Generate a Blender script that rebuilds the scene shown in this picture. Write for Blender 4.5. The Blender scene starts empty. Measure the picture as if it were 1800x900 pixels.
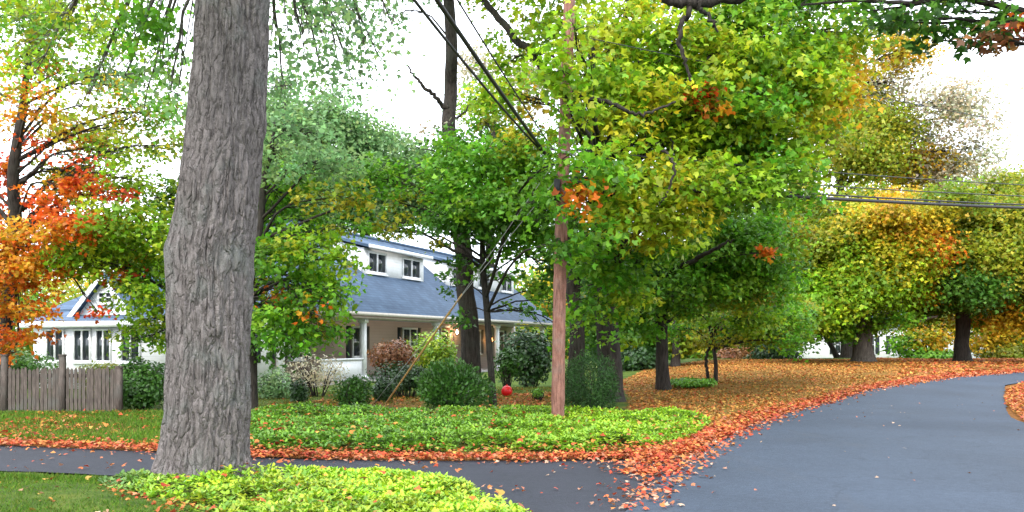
import bpy, math
import numpy as np

# ------------------------------------------------------------------ camera, sky, sun, exposure
sc = bpy.context.scene
COL = sc.collection
F, CX, HY, CAMZ = 1559.0, 900.0, 600.0, 1.6          # photo pixels: focal length, centre column, horizon row, eye height
cam = bpy.data.cameras.new("camera")
cam.sensor_width = 36.0
cam.lens = 36.0 * F / 1800.0
cam.shift_y = (HY - 450.0) / 1800.0
cam.clip_end = 2000.0
cam_o = bpy.data.objects.new("camera", cam)
COL.objects.link(cam_o)
cam_o.location = (0, 0, CAMZ)
cam_o.rotation_euler = (math.radians(90), 0, 0)
sc.camera = cam_o

SUN_EL, SUN_AZ = math.radians(44), math.radians(200)   # azimuth clockwise from +Y
wd = bpy.data.worlds.new("World")
sc.world = wd
wd.use_nodes = True
nt = wd.node_tree
for n in list(nt.nodes):
    nt.nodes.remove(n)
wo = nt.nodes.new("ShaderNodeOutputWorld")
bg = nt.nodes.new("ShaderNodeBackground")
sky = nt.nodes.new("ShaderNodeTexSky")
sky.sky_type = 'NISHITA'
sky.sun_disc = False
sky.sun_elevation = SUN_EL
sky.sun_rotation = SUN_AZ
sky.dust_density = 4.0
mixw = nt.nodes.new("ShaderNodeMix")
mixw.data_type = 'RGBA'
tcw = nt.nodes.new("ShaderNodeTexCoord")
nzw = nt.nodes.new("ShaderNodeTexNoise")
nzw.inputs['Scale'].default_value = 2.2
nzw.inputs['Detail'].default_value = 5
crw = nt.nodes.new("ShaderNodeValToRGB")
crw.color_ramp.elements[0].position = .3
crw.color_ramp.elements[0].color = (10.5, 11.6, 13.4, 1)
crw.color_ramp.elements[1].position = .72
crw.color_ramp.elements[1].color = (15.5, 15.8, 16.2, 1)
nt.links.new(tcw.outputs['Generated'], nzw.inputs['Vector'])
nt.links.new(nzw.outputs['Fac'], crw.inputs['Fac'])
mixw.inputs['Factor'].default_value = 0.86
nt.links.new(sky.outputs[0], mixw.inputs['A'])
nt.links.new(crw.outputs['Color'], mixw.inputs['B'])
nt.links.new(mixw.outputs['Result'], bg.inputs['Color'])
bg.inputs['Strength'].default_value = 0.15
nt.links.new(bg.outputs[0], wo.inputs[0])
wd.cycles.sampling_method = 'AUTOMATIC'

sun = bpy.data.lights.new("sun", 'SUN')
sun.energy = 1.5
sun.angle = math.radians(14)
sun.color = (1.0, .95, .87)
sun_o = bpy.data.objects.new("sun", sun)
COL.objects.link(sun_o)
sun_o.rotation_euler = (math.radians(90) - SUN_EL, 0, math.pi - SUN_AZ)

sc.view_settings.view_transform = 'Standard'
sc.view_settings.look = 'None'
sc.view_settings.exposure = 1.05
sc.view_settings.gamma = 1.0
sc.render.engine = 'CYCLES'
sc.cycles.use_denoising = True
sc.cycles.max_bounces = 7
sc.cycles.diffuse_bounces = 4
sc.cycles.glossy_bounces = 2
sc.cycles.transmission_bounces = 4
sc.cycles.transparent_max_bounces = 4
sc.cycles.caustics_reflective = False
sc.cycles.caustics_refractive = False

# ------------------------------------------------------------------ helpers
rng = np.random.default_rng(7)

def sst(a, b, x):
    t = np.clip((np.asarray(x, float) - a) / (b - a), 0, 1)
    return t * t * (3 - 2 * t)

def H(x, y):
    """terrain height"""
    x = np.asarray(x, float); y = np.asarray(y, float)
    return (.6 * sst(0, 12, x) * sst(16, 42, y) + .035 * np.sin(x * .7 + 1) * np.sin(y * .55) * sst(15, 22, y)
            - 1.2 * sst(46, 90, y) * sst(0, 12, x))

def Wp(px, py, d):
    return np.array([(px - CX) / F * d, d, CAMZ - (py - HY) / F * d])

def G(px, py):
    """ground point seen at a photo pixel"""
    lo = 3.0
    d = np.arange(3, 70, .05)
    x = (px - CX) / F * d
    z = CAMZ - (py - HY) / F * d
    below = np.nonzero(z <= H(x, d))[0]
    k = below[0] if len(below) else len(d) - 1
    return np.array([x[k], d[k]])

def hash3(i, j, k, seed):
    n = (i * 374761393 + j * 668265263 + k * 2147483647 + seed * 974711).astype(np.int64)
    n = (n ^ (n >> 13)) * 1274126177
    n = n & 0xffffffff
    n = (n ^ (n >> 16)) * 2246822519 & 0xffffffff
    return ((n >> 8) & 0xffff) / 65535.0

def vnoise(p, seed=0):
    p = np.asarray(p, float)
    i = np.floor(p).astype(np.int64)
    f = p - i
    f = f * f * (3 - 2 * f)
    r = 0
    for dx in (0, 1):
        for dy in (0, 1):
            for dz in (0, 1):
                w = (f[:, 0] if dx else 1 - f[:, 0]) * (f[:, 1] if dy else 1 - f[:, 1]) * (f[:, 2] if dz else 1 - f[:, 2])
                r = r + w * hash3(i[:, 0] + dx, i[:, 1] + dy, i[:, 2] + dz, seed)
    return r

def fbm(p, octaves=4, seed=0):
    r, a = 0, .5
    p = np.asarray(p, float)
    for o in range(octaves):
        r = r + a * vnoise(p * 2 ** o, seed + o)
        a *= .5
    return r

class MB:
    """collects vertices, faces of any size and face colours; build() links ONE mesh object"""
    def __init__(s):
        s.v = []; s.loops = []; s.sizes = []; s.cols = []; s.n = 0

    def add(s, v, f, col=None):
        v = np.asarray(v, np.float32).reshape(-1, 3); f = np.asarray(f, np.int32)
        s.v.append(v); s.loops.append((f + s.n).ravel()); s.sizes.append(np.full(len(f), f.shape[1], np.int32))
        if col is None: col = np.ones((len(f), 3), np.float32)
        col = np.asarray(col, np.float32)
        if col.ndim == 1: col = np.tile(col, (len(f), 1))
        s.cols.append(col); s.n += len(v)
        return s

    def box(s, a, b):
        (x0, y0, z0), (x1, y1, z1) = a, b
        v = [(x0, y0, z0), (x1, y0, z0), (x1, y1, z0), (x0, y1, z0), (x0, y0, z1), (x1, y0, z1), (x1, y1, z1), (x0, y1, z1)]
        return s.add(v, [(0, 3, 2, 1), (4, 5, 6, 7), (0, 1, 5, 4), (1, 2, 6, 5), (2, 3, 7, 6), (3, 0, 4, 7)])

    def prism(s, poly, ext):
        """polygon (list of 3d points) extruded by vector ext"""
        p = np.array(poly, float); n = len(p); q = p + np.array(ext, float)
        s.add(np.vstack([p, q]), [[i, (i + 1) % n, (i + 1) % n + n, i + n] for i in range(n)])
        s.add(p, [list(range(n))[::-1]]); s.add(q, [list(range(n))])
        return s

    def tube(s, pts, rad, sides=8, cap=True, col=None):
        pts = np.asarray(pts, float); rad = np.asarray(rad, float) * np.ones(len(pts))
        n = len(pts)
        tan = np.gradient(pts, axis=0)
        tan /= np.linalg.norm(tan, axis=1)[:, None] + 1e-9
        ref = np.array([1., 0, 0]) if abs(tan[0][0]) < .8 else np.array([0, 1., 0])
        e1 = np.zeros((n, 3)); a = ref
        for i in range(n):
            a = a - tan[i] * np.dot(a, tan[i]); a = a / (np.linalg.norm(a) + 1e-9); e1[i] = a
        e2 = np.cross(tan, e1)
        th = np.linspace(0, 2 * np.pi, sides, endpoint=False)
        ring = pts[:, None] + rad[:, None, None] * (np.cos(th)[None, :, None] * e1[:, None] + np.sin(th)[None, :, None] * e2[:, None])
        v = ring.reshape(-1, 3)
        i = np.arange(n - 1)[:, None] * sides; j = np.arange(sides)[None]; jn = (j + 1) % sides
        f = np.stack([i + j, i + jn, i + jn + sides, i + j + sides], -1).reshape(-1, 4)
        s.add(v, f, col)
        if cap:
            s.add(ring[-1], [list(range(sides))], None if col is None else col)
            s.add(ring[0], [list(range(sides))[::-1]], None if col is None else col)
        return s

    def build(s, name, mat, parent=None, smooth=False, loc=None):
        me = bpy.data.meshes.new(name)
        V = np.vstack(s.v).astype(np.float32); L = np.concatenate(s.loops).astype(np.int32); S = np.concatenate(s.sizes)
        me.vertices.add(len(V)); me.vertices.foreach_set("co", V.ravel())
        me.loops.add(len(L)); me.loops.foreach_set("vertex_index", L)
        me.polygons.add(len(S))
        st = np.concatenate([[0], np.cumsum(S)[:-1]]).astype(np.int32)
        me.polygons.foreach_set("loop_start", st); me.polygons.foreach_set("loop_total", S)
        if smooth: me.polygons.foreach_set("use_smooth", np.ones(len(S), bool))
        me.update(calc_edges=True)
        C = np.vstack(s.cols)
        at = me.attributes.new("tint", 'FLOAT_COLOR', 'FACE')
        at.data.foreach_set("color", np.hstack([C, np.ones((len(C), 1), np.float32)]).astype(np.float32).ravel())
        me.materials.append(mat)
        o = bpy.data.objects.new(name, me); COL.objects.link(o)
        if parent: o.parent = parent
        if loc is not None: o.location = loc
        return o

def tag(o, label=None, cat=None, group=None, kind=None):
    if label: o["label"] = label
    if cat: o["category"] = cat
    if group: o["group"] = group
    if kind: o["kind"] = kind
    return o

def empty(name, loc=(0, 0, 0), rz=0.0):
    o = bpy.data.objects.new(name, None); COL.objects.link(o)
    o.location = loc; o.rotation_euler = (0, 0, rz); o.empty_display_size = .3
    return o

def spline(pts, n):
    """Catmull-Rom through points of any dimension"""
    p = np.asarray(pts, float)
    p = np.vstack([2 * p[0] - p[1], p, 2 * p[-1] - p[-2]])
    m = len(p) - 3
    t = np.linspace(0, m - 1e-6, n); k = t.astype(int); u = (t - k)[:, None]
    a, b, c, d = p[k], p[k + 1], p[k + 2], p[k + 3]
    return .5 * (2 * b + (c - a) * u + (2 * a - 5 * b + 4 * c - d) * u ** 2 + (3 * b - a - 3 * c + d) * u ** 3)

def inside(P, poly):
    poly = np.asarray(poly); x, y = P[:, 0], P[:, 1]; r = np.zeros(len(P), bool)
    for i in range(len(poly)):
        (x0, y0), (x1, y1) = poly[i], poly[i - 1]
        c = ((y0 > y) != (y1 > y)) & (x < (x1 - x0) * (y - y0) / (y1 - y0 + 1e-12) + x0)
        r ^= c
    return r

def dist_line(P, line):
    line = np.asarray(line); best = np.full(len(P), 1e9)
    for a, b in zip(line[:-1], line[1:]):
        ab = b - a; t = np.clip(((P - a) @ ab) / (ab @ ab + 1e-9), 0, 1)
        best = np.minimum(best, np.linalg.norm(P - (a + t[:, None] * ab), axis=1))
    return best

def fill(poly, density):
    poly = np.asarray(poly); lo, hi = poly.min(0), poly.max(0)
    n = int(np.prod(hi - lo) * density)
    P = lo + rng.random((n, 2)) * (hi - lo)
    return P[inside(P, poly)]

# ------------------------------------------------------------------ materials
def mat(name, rough=.8, spec=.3):
    m = bpy.data.materials.new(name); m.use_nodes = True
    b = m.node_tree.nodes["Principled BSDF"]
    b.inputs["Roughness"].default_value = rough
    b.inputs["Specular IOR Level"].default_value = spec
    return m, m.node_tree, b

def N(nt, t, **kw):
    n = nt.nodes.new(t)
    for k, v in kw.items(): setattr(n, k, v)
    return n

def ramp(nt, fac, stops):
    r = N(nt, "ShaderNodeValToRGB"); e = r.color_ramp.elements
    while len(e) < len(stops): e.new(.5)
    for el, (p, c) in zip(e, stops): el.position = p; el.color = (*c, 1)
    nt.links.new(fac, r.inputs['Fac']); return r.outputs['Color']

def coords(nt, scale=(1, 1, 1), kind='Object'):
    tc = N(nt, "ShaderNodeTexCoord"); mp = N(nt, "ShaderNodeMapping"); mp.inputs['Scale'].default_value = scale
    nt.links.new(tc.outputs[kind], mp.inputs['Vector']); return mp.outputs['Vector']

def noise(nt, vec, scale, detail=5, rough=.6):
    n = N(nt, "ShaderNodeTexNoise"); n.inputs['Scale'].default_value = scale
    n.inputs['Detail'].default_value = detail; n.inputs['Roughness'].default_value = rough
    nt.links.new(vec, n.inputs['Vector']); return n.outputs['Fac']

def mix(nt, fac, a, b, mode='MIX'):
    m = N(nt, "ShaderNodeMix", data_type='RGBA', blend_type=mode)
    for sock, val in (('Factor', fac), ('A', a), ('B', b)):
        if isinstance(val, bpy.types.NodeSocket): nt.links.new(val, m.inputs[sock])
        elif sock == 'Factor': m.inputs[sock].default_value = val
        else: m.inputs[sock].default_value = (*val, 1)
    return m.outputs['Result']

def bump(nt, b, h, strength=.5, dist=.02):
    n = N(nt, "ShaderNodeBump"); n.inputs['Strength'].default_value = strength; n.inputs['Distance'].default_value = dist
    nt.links.new(h, n.inputs['Height']); nt.links.new(n.outputs[0], b.inputs['Normal'])

def leaf_material(name, trans=.48, rough=.5, spec=.35):
    m, nt, b = mat(name, rough, spec)
    at = N(nt, "ShaderNodeAttribute", attribute_name="tint")
    v = coords(nt)
    c = mix(nt, .35, at.outputs['Color'], ramp(nt, noise(nt, v, 9, 2), [(.3, (.55, .55, .55)), (.7, (1.35, 1.35, 1.35))]), 'MULTIPLY')
    nt.links.new(c, b.inputs['Base Color'])
    tr = N(nt, "ShaderNodeBsdfTranslucent"); nt.links.new(c, tr.inputs['Color'])
    ms = N(nt, "ShaderNodeMixShader"); ms.inputs[0].default_value = trans
    nt.links.new(b.outputs[0], ms.inputs[1]); nt.links.new(tr.outputs[0], ms.inputs[2])
    nt.links.new(ms.outputs[0], nt.nodes["Material Output"].inputs['Surface'])
    return m

def bark_material(name, dark, light, moss=None, vs=1.0, disp=.03):
    m, nt, b = mat(name, .9, .15)
    v = coords(nt, (1, 1, .16 if name != 'bark_big' else .3)); v2 = coords(nt)
    n1 = noise(nt, v, 16 * vs, 8, .65); n2 = noise(nt, v2, 2.2, 4, .6); n3 = noise(nt, v2, 60 * vs, 3, .6)
    c = ramp(nt, n1, [(.32, dark), (.5, tuple(.5 * (x + y) for x, y in zip(dark, light))), (.68, light)])
    if moss:
        c = mix(nt, ramp(nt, n2, [(.5, (0, 0, 0)), (.68, (.6, .6, .6))]), c, moss)
    c = mix(nt, .6, c, ramp(nt, n3, [(.3, (.55, .55, .55)), (.7, (1.3, 1.3, 1.3))]), 'MULTIPLY')
    nt.links.new(c, b.inputs['Base Color'])
    if name == 'bark_big':
        nn = N(nt, "ShaderNodeTexNoise"); nn.inputs['Scale'].default_value = 3.5; nn.inputs['Detail'].default_value = 5; nt.links.new(v2, nn.inputs['Vector'])
        sc_ = N(nt, "ShaderNodeVectorMath", operation='SCALE'); sc_.inputs['Scale'].default_value = .22; nt.links.new(nn.outputs['Color'], sc_.inputs[0])
        ad = N(nt, "ShaderNodeVectorMath", operation='ADD'); nt.links.new(v2, ad.inputs[0]); nt.links.new(sc_.outputs[0], ad.inputs[1])
        mp = N(nt, "ShaderNodeMapping"); mp.inputs['Scale'].default_value = (1, 1, .2); nt.links.new(ad.outputs[0], mp.inputs['Vector'])
        vo = N(nt, "ShaderNodeTexVoronoi", feature='DISTANCE_TO_EDGE'); vo.inputs['Scale'].default_value = 13; nt.links.new(mp.outputs[0], vo.inputs['Vector'])
        c = mix(nt, ramp(nt, vo.outputs['Distance'], [(.0, (.8, .8, .8)), (.05, (.45, .45, .45)), (.14, (0, 0, 0))]), c, tuple(x * .45 for x in dark))
        c = mix(nt, ramp(nt, noise(nt, v2, 1.4, 6, .7), [(.5, (0, 0, 0)), (.62, (.5, .5, .5))]), c, (.20, .15, .13))
        c = mix(nt, ramp(nt, noise(nt, coords(nt, (1.1, .9, .8)), 5.5, 6, .75), [(.56, (0, 0, 0)), (.66, (.55, .55, .55))]), c, (.21, .225, .215))
        n1 = ramp(nt, vo.outputs['Distance'], [(.0, (0, 0, 0)), (.16, (.8, .8, .8)), (.5, (1, 1, 1))])
    hgt = N(nt, "ShaderNodeMath", operation='MULTIPLY_ADD'); nt.links.new(n3, hgt.inputs[0]); hgt.inputs[1].default_value = .35
    nt.links.new(n1, hgt.inputs[2])
    bump(nt, b, hgt.outputs[0], .9, disp)
    return m

M = {}
M['leaf'] = leaf_material("leaf")
M['leaf_waxy'] = leaf_material("leaf_waxy", .25, .42, .45)
M['needle'] = leaf_material("needle", .12, .6, .25)
M['litter'] = leaf_material("litter", .15, .7, .2)
M['grass'] = leaf_material("grass_blade", .3, .55, .3)
M['bark_big'] = bark_material("bark_big", (.078, .068, .066), (.195, .172, .168), (.135, .145, .135), 1.5, .03)
M['bark'] = bark_material("bark", (.012, .010, .009), (.06, .05, .042), (.045, .05, .04), 1.2)
M['bark_pale'] = bark_material("bark_pale", (.05, .042, .036), (.17, .145, .12), None, 1.2)
M['pole'] = bark_material("pole_wood", (.10, .045, .035), (.34, .17, .13), (.22, .17, .15), 1.6, .008)
M['fence'] = bark_material("fence_wood", (.050, .041, .036), (.14, .115, .10), (.10, .10, .09), 2.0, .006)

def asphalt(name, base, var, warm):
    m, nt, b = mat(name, .82, .3)
    v = coords(nt)
    c = ramp(nt, noise(nt, v, .35, 5, .6), [(.3, tuple(x * (1 - var) for x in base)), (.7, tuple(x * (1 + var) for x in base))])
    sp = noise(nt, v, 90, 2, .7)
    c = mix(nt, 1.0, c, ramp(nt, sp, [(.3, (.6, .6, .6)), (.52, (1, 1, 1)), (.75, (1.7, 1.7, 1.65))]), 'MULTIPLY')
    c = mix(nt, 1.0, c, ramp(nt, noise(nt, v, 14, 6, .85), [(.3, (.72, .72, .74)), (.5, (1, 1, 1)), (.7, (1.32, 1.3, 1.26))]), 'MULTIPLY')
    pa = noise(nt, coords(nt, (1, .35, 1)), 1.1, 6, .7)
    c = mix(nt, ramp(nt, pa, [(.56, (0, 0, 0)), (.72, (.35, .35, .35))]), c, warm)
    # fine tar cracks
    vo = N(nt, "ShaderNodeTexVoronoi", feature='DISTANCE_TO_EDGE'); vo.inputs['Scale'].default_value = .55
    wv = N(nt, "ShaderNodeVectorMath", operation='ADD')
    nn = N(nt, "ShaderNodeTexNoise"); nn.inputs['Scale'].default_value = 1.6; nn.inputs['Detail'].default_value = 5
    nt.links.new(v, nn.inputs['Vector']); nt.links.new(v, wv.inputs[0]); nt.links.new(nn.outputs['Color'], wv.inputs[1])
    nt.links.new(wv.outputs[0], vo.inputs['Vector'])
    c = mix(nt, ramp(nt, vo.outputs['Distance'], [(.0, (.4, .4, .4)), (.012, (0, 0, 0))]), c, tuple(x * .4 for x in base))
    nt.links.new(c, b.inputs['Base Color'])
    bump(nt, b, sp, .5, .008)
    return m
M['road'] = asphalt("asphalt_road", (.033, .047, .071), .2, (.050, .054, .062))
M['drive'] = asphalt("asphalt_drive", (.021, .024, .034), .25, (.032, .033, .038))

def ground_mat():
    m, nt, b = mat("ground_soil_grass", .95, .1)
    at = N(nt, "ShaderNodeAttribute", attribute_name="zone")
    v = coords(nt)
    g = ramp(nt, noise(nt, v, 2.0, 8, .75), [(.3, (.035, .06, .012)), (.5, (.07, .115, .02)), (.7, (.15, .17, .035))])
    l = ramp(nt, noise(nt, v, 11, 6, .8), [(.3, (.10, .035, .012)), (.5, (.24, .095, .025)), (.68, (.36, .17, .05))])
    nt.links.new(mix(nt, at.outputs['Fac'], g, l), b.inputs['Base Color'])
    bump(nt, b, noise(nt, v, 25, 5, .8), .9, .05)
    return m
M['ground'] = ground_mat()

def siding(name, col, dirt, pitch=.13):
    m, nt, b = mat(name, .55, .35)
    v = coords(nt)
    w = N(nt, "ShaderNodeTexWave", wave_type='BANDS', bands_direction='Z', wave_profile='SAW')
    w.inputs['Scale'].default_value = 1 / pitch / 20 * 2 * math.pi; nt.links.new(v, w.inputs['Vector'])
    c = mix(nt, ramp(nt, noise(nt, v, 1.3, 6, .7), [(.45, (0, 0, 0)), (.8, (.6, .6, .6))]), col, dirt)
    c = mix(nt, 1.0, c, ramp(nt, w.outputs['Fac'], [(.0, (.72, .72, .72)), (.12, (1, 1, 1)), (1, (1, 1, 1))]), 'MULTIPLY')
    nt.links.new(c, b.inputs['Base Color']); bump(nt, b, w.outputs['Fac'], .6, .02)
    return m
M['siding'] = siding("white_siding", (.80, .81, .83), (.62, .63, .62))
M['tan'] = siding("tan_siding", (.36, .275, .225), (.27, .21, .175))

def shingles():
    m, nt, b = mat("slate_shingles", .8, .3)
    v = coords(nt, (1, 1, 1)); mp = N(nt, "ShaderNodeSeparateXYZ"); nt.links.new(v, mp.inputs[0])
    ad = N(nt, "ShaderNodeMath", operation='MULTIPLY_ADD'); nt.links.new(mp.outputs['Y'], ad.inputs[0]); ad.inputs[1].default_value = .6; nt.links.new(mp.outputs['X'], ad.inputs[2])
    cb = N(nt, "ShaderNodeCombineXYZ"); nt.links.new(ad.outputs[0], cb.inputs['X']); nt.links.new(mp.outputs['Z'], cb.inputs['Y'])
    br = N(nt, "ShaderNodeTexBrick"); nt.links.new(cb.outputs[0], br.inputs['Vector'])
    br.inputs['Scale'].default_value = 1; br.inputs['Brick Width'].default_value = .32; br.inputs['Row Height'].default_value = .11
    br.inputs['Mortar Size'].default_value = .012; br.inputs['Bias'].default_value = 0
    br.inputs['Color1'].default_value = (.052, .088, .148, 1); br.inputs['Color2'].default_value = (.074, .122, .198, 1); br.inputs['Mortar'].default_value = (.045, .075, .13, 1)
    c = mix(nt, .7, br.outputs['Color'], ramp(nt, noise(nt, v, 1.2, 6, .7), [(.3, (.6, .6, .62)), (.7, (1.3, 1.28, 1.22))]), 'MULTIPLY')
    nt.links.new(c, b.inputs['Base Color']); bump(nt, b, br.outputs['Fac'], -.4, .015)
    return m
M['roof'] = shingles()

def plain(name, col, rough=.6, var=.2, scale=6, spec=.35):
    m, nt, b = mat(name, rough, spec)
    v = coords(nt)
    nt.links.new(ramp(nt, noise(nt, v, scale, 5, .65), [(.3, tuple(x * (1 - var) for x in col)), (.7, tuple(min(1, x * (1 + var * .5)) for x in col))]), b.inputs['Base Color'])
    return m
M['white'] = plain("white_paint", (.78, .79, .81), .5, .15)
M['gutter'] = plain("gutter_metal", (.42, .40, .36), .5, .2)
M['shutter'] = plain("dark_shutter", (.022, .03, .035), .5, .3)
M['door'] = plain("stained_door", (.33, .10, .035), .45, .3)
M['floor'] = plain("porch_boards", (.22, .21, .2), .7, .25)
M['cable'] = plain("cable_rubber", (.02, .021, .024), .6, .2)
M['steel'] = plain("galvanised_wire", (.25, .25, .26), .45, .2)
M['guard'] = plain("orange_guard", (.42, .24, .08), .5, .15)
M['red'] = plain("red_plastic", (.62, .012, .014), .35, .15, 20)
M['brick'] = plain("chimney_brick", (.26, .12, .085), .85, .35, 14)
M['brass'] = plain("lantern_metal", (.05, .04, .03), .4, .2)
def glass_mat():
    m, nt, b = mat("window_glass", .06, .6)
    v = coords(nt)
    nt.links.new(ramp(nt, noise(nt, v, 1.5, 3), [(.3, (.010, .014, .018)), (.7, (.035, .045, .052))]), b.inputs['Base Color'])
    return m
M['glass'] = glass_mat()
def lamp_mat(name, col, s):
    m, nt, b = mat(name)
    b.inputs['Emission Color'].default_value = (*col, 1); b.inputs['Emission Strength'].default_value = s
    return m
M['lamp_on'] = lamp_mat("lit_lantern", (1, .78, .5), 7)
M['lamp_amber'] = lamp_mat("lit_amber_lantern", (1, .35, .06), 3)

# ------------------------------------------------------------------ ground, road, driveway
def gpts(L): return np.array([G(*p) for p in L])
road_L = np.vstack([[(-3, -30), (-1.6, -8), (-.6, 2)], gpts([(1105, 900), (1180, 830), (1262, 776), (1400, 722), (1560, 681), (1700, 662.5), (1800, 655)]), [(26, 36.0), (40, 40), (70, 44)]])
road_R = np.vstack([[(6.2, -30), (7.0, -8), (7.6, 2), (8.3, 9)], gpts([(1806, 748), (1768, 712), (1768, 690), (1800, 674)]), [(23.5, 31.5), (38, 35.5), (70, 39.5)]])
rl = spline(road_L, 160); rr = spline(road_R, 160)
drive_F = np.vstack([[(-46, 16.4), (-32, 15.6), (-22, 15.0), (-14.5, 14.4)], gpts([(-150, 781), (0, 786), (280, 797), (440, 807), (700, 812), (1000, 812), (1150, 807), (1225, 793)]), [(5.0, 13.2)]])
drive_N = np.vstack([[(-46, 13.2), (-32, 12.4), (-22, 11.9), (-13, 11.4)], gpts([(-150, 829), (0, 833), (170, 838), (300, 846), (480, 852), (700, 866)]), [(-.6, 8.6), (.0, 7.7), (1.0, 7.0), (3.0, 6.6)]])
df = spline(drive_F, 140); dn = spline(drive_N, 140)
bed_front = gpts([(178, 858), (215, 846), (290, 846), (440, 843), (560, 840), (690, 840), (790, 856), (850, 876), (905, 900)]).tolist()
bed_front = np.array(bed_front + [(.15, 8.0), (.3, 7.0), (-2.0, 6.8)] + gpts([(330, 905), (200, 878)]).tolist())

def strip(a, b, m, lift, seed):
    t = np.linspace(0, 1, m)
    P = a[:, None] * (1 - t)[None, :, None] + b[:, None] * t[None, :, None]
    z = H(P[..., 0], P[..., 1]) + lift
    z = z + .012 * np.sin(np.pi * t)[None, :]                      # slight crown
    V = np.concatenate([P, z[..., None]], -1).reshape(-1, 3)
    n = len(a); i = np.arange(n - 1)[:, None] * m; j = np.arange(m - 1)[None]
    Fc = np.stack([i + j, i + j + 1, i + j + 1 + m, i + j + m], -1).reshape(-1, 4)
    return MB().add(V, Fc)

def rough_edge(c, amp, seed):
    n = vnoise(np.column_stack([c * 2.5, np.zeros(len(c))]), seed) - .5
    n2 = vnoise(np.column_stack([c * 9, np.zeros(len(c))]), seed + 3) - .5
    out = c.copy(); out[:, 1] += (n + .4 * n2) * amp; return out

rl2 = rough_edge(spline(road_L, 900), .16, 5)
df2 = rough_edge(spline(drive_F, 700), .14, 8)
dn2 = rough_edge(spline(drive_N, 700), .12, 9)
tag(strip(rl2, rough_edge(spline(road_R, 900), .16, 6), 14, .034, 1).build("road", M['road'], smooth=True), "blue grey asphalt lane curving uphill to the right", "road", kind="structure")
tag(strip(df2, dn2, 10, .022, 2).build("driveway", M['drive'], smooth=True), "dark asphalt driveway crossing to the road", "driveway", kind="structure")

# leaf-covered zones as polygons on the ground
leafy_lawn = np.vstack([gpts([(1098, 742), (1105, 700), (1085, 672)]), [(4.2, 33), (6, 40), (10, 46), (21, 46)], gpts([(1640, 652), (1560, 677), (1400, 718), (1262, 770), (1235, 745)])])
far_bank = np.vstack([gpts([(1560, 672), (1690, 660), (1800, 652)]), [(30, 38), (30, 47), (20, 50)], gpts([(1600, 641)])])
verge = np.vstack([gpts([(1806, 748), (1768, 712), (1768, 690), (1800, 674)]), [(24, 31), (26, 26), (14, 14), (9.6, 12)]])
left_lawn = gpts([(-200, 735), (300, 728), (440, 726), (440, 800), (280, 790), (0, 779), (-200, 775)])
house_strip = gpts([(860, 716), (860, 698), (975, 694), (975, 715)])
house_strip_b = gpts([(540, 718), (560, 708), (700, 700), (745, 706), (740, 722)])
bed_mid = gpts([(430, 732), (520, 724), (760, 736), (960, 728), (1060, 738), (1170, 736), (1238, 742), (1248, 752), (1210, 780), (1120, 798), (980, 803), (700, 803), (430, 798)])

def leafiness(P):
    z = np.zeros(len(P))
    for poly, w in ((leafy_lawn, .75), (far_bank, .9), (verge, .95), (left_lawn, .4), (house_strip, .9), (house_strip_b, .7), (bed_mid, .3)):
        z = np.maximum(z, w * inside(P, poly))
    z = np.maximum(z, .95 * (1 - sst(.3, 1.3, dist_line(P, rl[::3]))))
    z = np.maximum(z, .95 * (1 - sst(.3, .9, dist_line(P, rr[::3]))))
    z = np.maximum(z, .95 * (1 - sst(.2, .7, dist_line(P, df[::3]))))
    return z

def axis(a, b, step, far):
    core = np.arange(a, b + 1e-6, step); g = [step]; 
    while sum(g) < far: g.append(g[-1] * 1.25)
    g = np.cumsum(g); return np.concatenate([(a - g)[::-1], core, b + g])
gx = axis(-26, 30, .25, 600); gy = axis(4, 52, .25, 600)
X, Y = np.meshgrid(gx, gy)
P2 = np.column_stack([X.ravel(), Y.ravel()])
Z = H(P2[:, 0], P2[:, 1])
rough = (fbm(np.column_stack([P2 * 1.3, np.zeros(len(P2))]), 4, 3) - .47) * .09
rp = np.vstack([rl, rr[::-1]]); dp = np.vstack([df, dn[::-1]])
onroad = inside(P2, rp) | inside(P2, dp)
edge = np.minimum.reduce([dist_line(P2, rl[::3]), dist_line(P2, rr[::3]), dist_line(P2, df[::3]), dist_line(P2, dn[::3])])
Z = Z + np.where(onroad & (edge > .12), -.02, rough * sst(.2, 1.2, edge) + .012 + .05 * sst(.1, .9, edge))
gm = MB()
nx, ny = len(gx), len(gy)
i = np.arange(ny - 1)[:, None] * nx; j = np.arange(nx - 1)[None]
gm.add(np.column_stack([P2, Z]), np.stack([i + j, i + j + 1, i + j + 1 + nx, i + j + nx], -1).reshape(-1, 4))
go = gm.build("ground", M['ground'], smooth=True)
near = (np.abs(P2[:, 0]) < 40) & (P2[:, 1] < 60) & (P2[:, 1] > 3)
zone = np.zeros(len(P2)); zone[near] = leafiness(P2[near])
za = go.data.attributes.new("zone", 'FLOAT', 'POINT'); za.data.foreach_set("value", zone.astype(np.float32))
tag(go, "grassy ground with drifts of fallen leaves", "ground", kind="structure")

def GZ(P):
    P = np.atleast_2d(P)
    return H(P[:, 0], P[:, 1]) + .03

# ------------------------------------------------------------------ leaf clouds
MAPLE = np.array([(0, 0, 0), (.30, .05, -.05), (.52, .42, -.13), (.24, .47, -.03), (0, 1, -.06), (-.24, .47, -.03), (-.52, .42, -.13), (-.30, .05, -.05)])
OVAL = np.array([(0, 0, 0), (.27, .3, -.06), (.22, .68, -.07), (0, 1, -.12), (-.22, .68, -.07), (-.27, .3, -.06)])
QUAD = np.array([(0, 0, 0), (.33, .5, -.08), (0, 1, -.1), (-.33, .5, -.08)])
NEEDLE = np.array([(0, 0, 0), (.13, .45, -.02), (0, 1, -.1), (-.13, .45, -.02)])
SPIKY = np.array([(0, 0, 0), (.2, .35, -.04), (.24, .62, -.05), (0, 1, -.14), (-.24, .62, -.05), (-.2, .35, -.04)])

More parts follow.
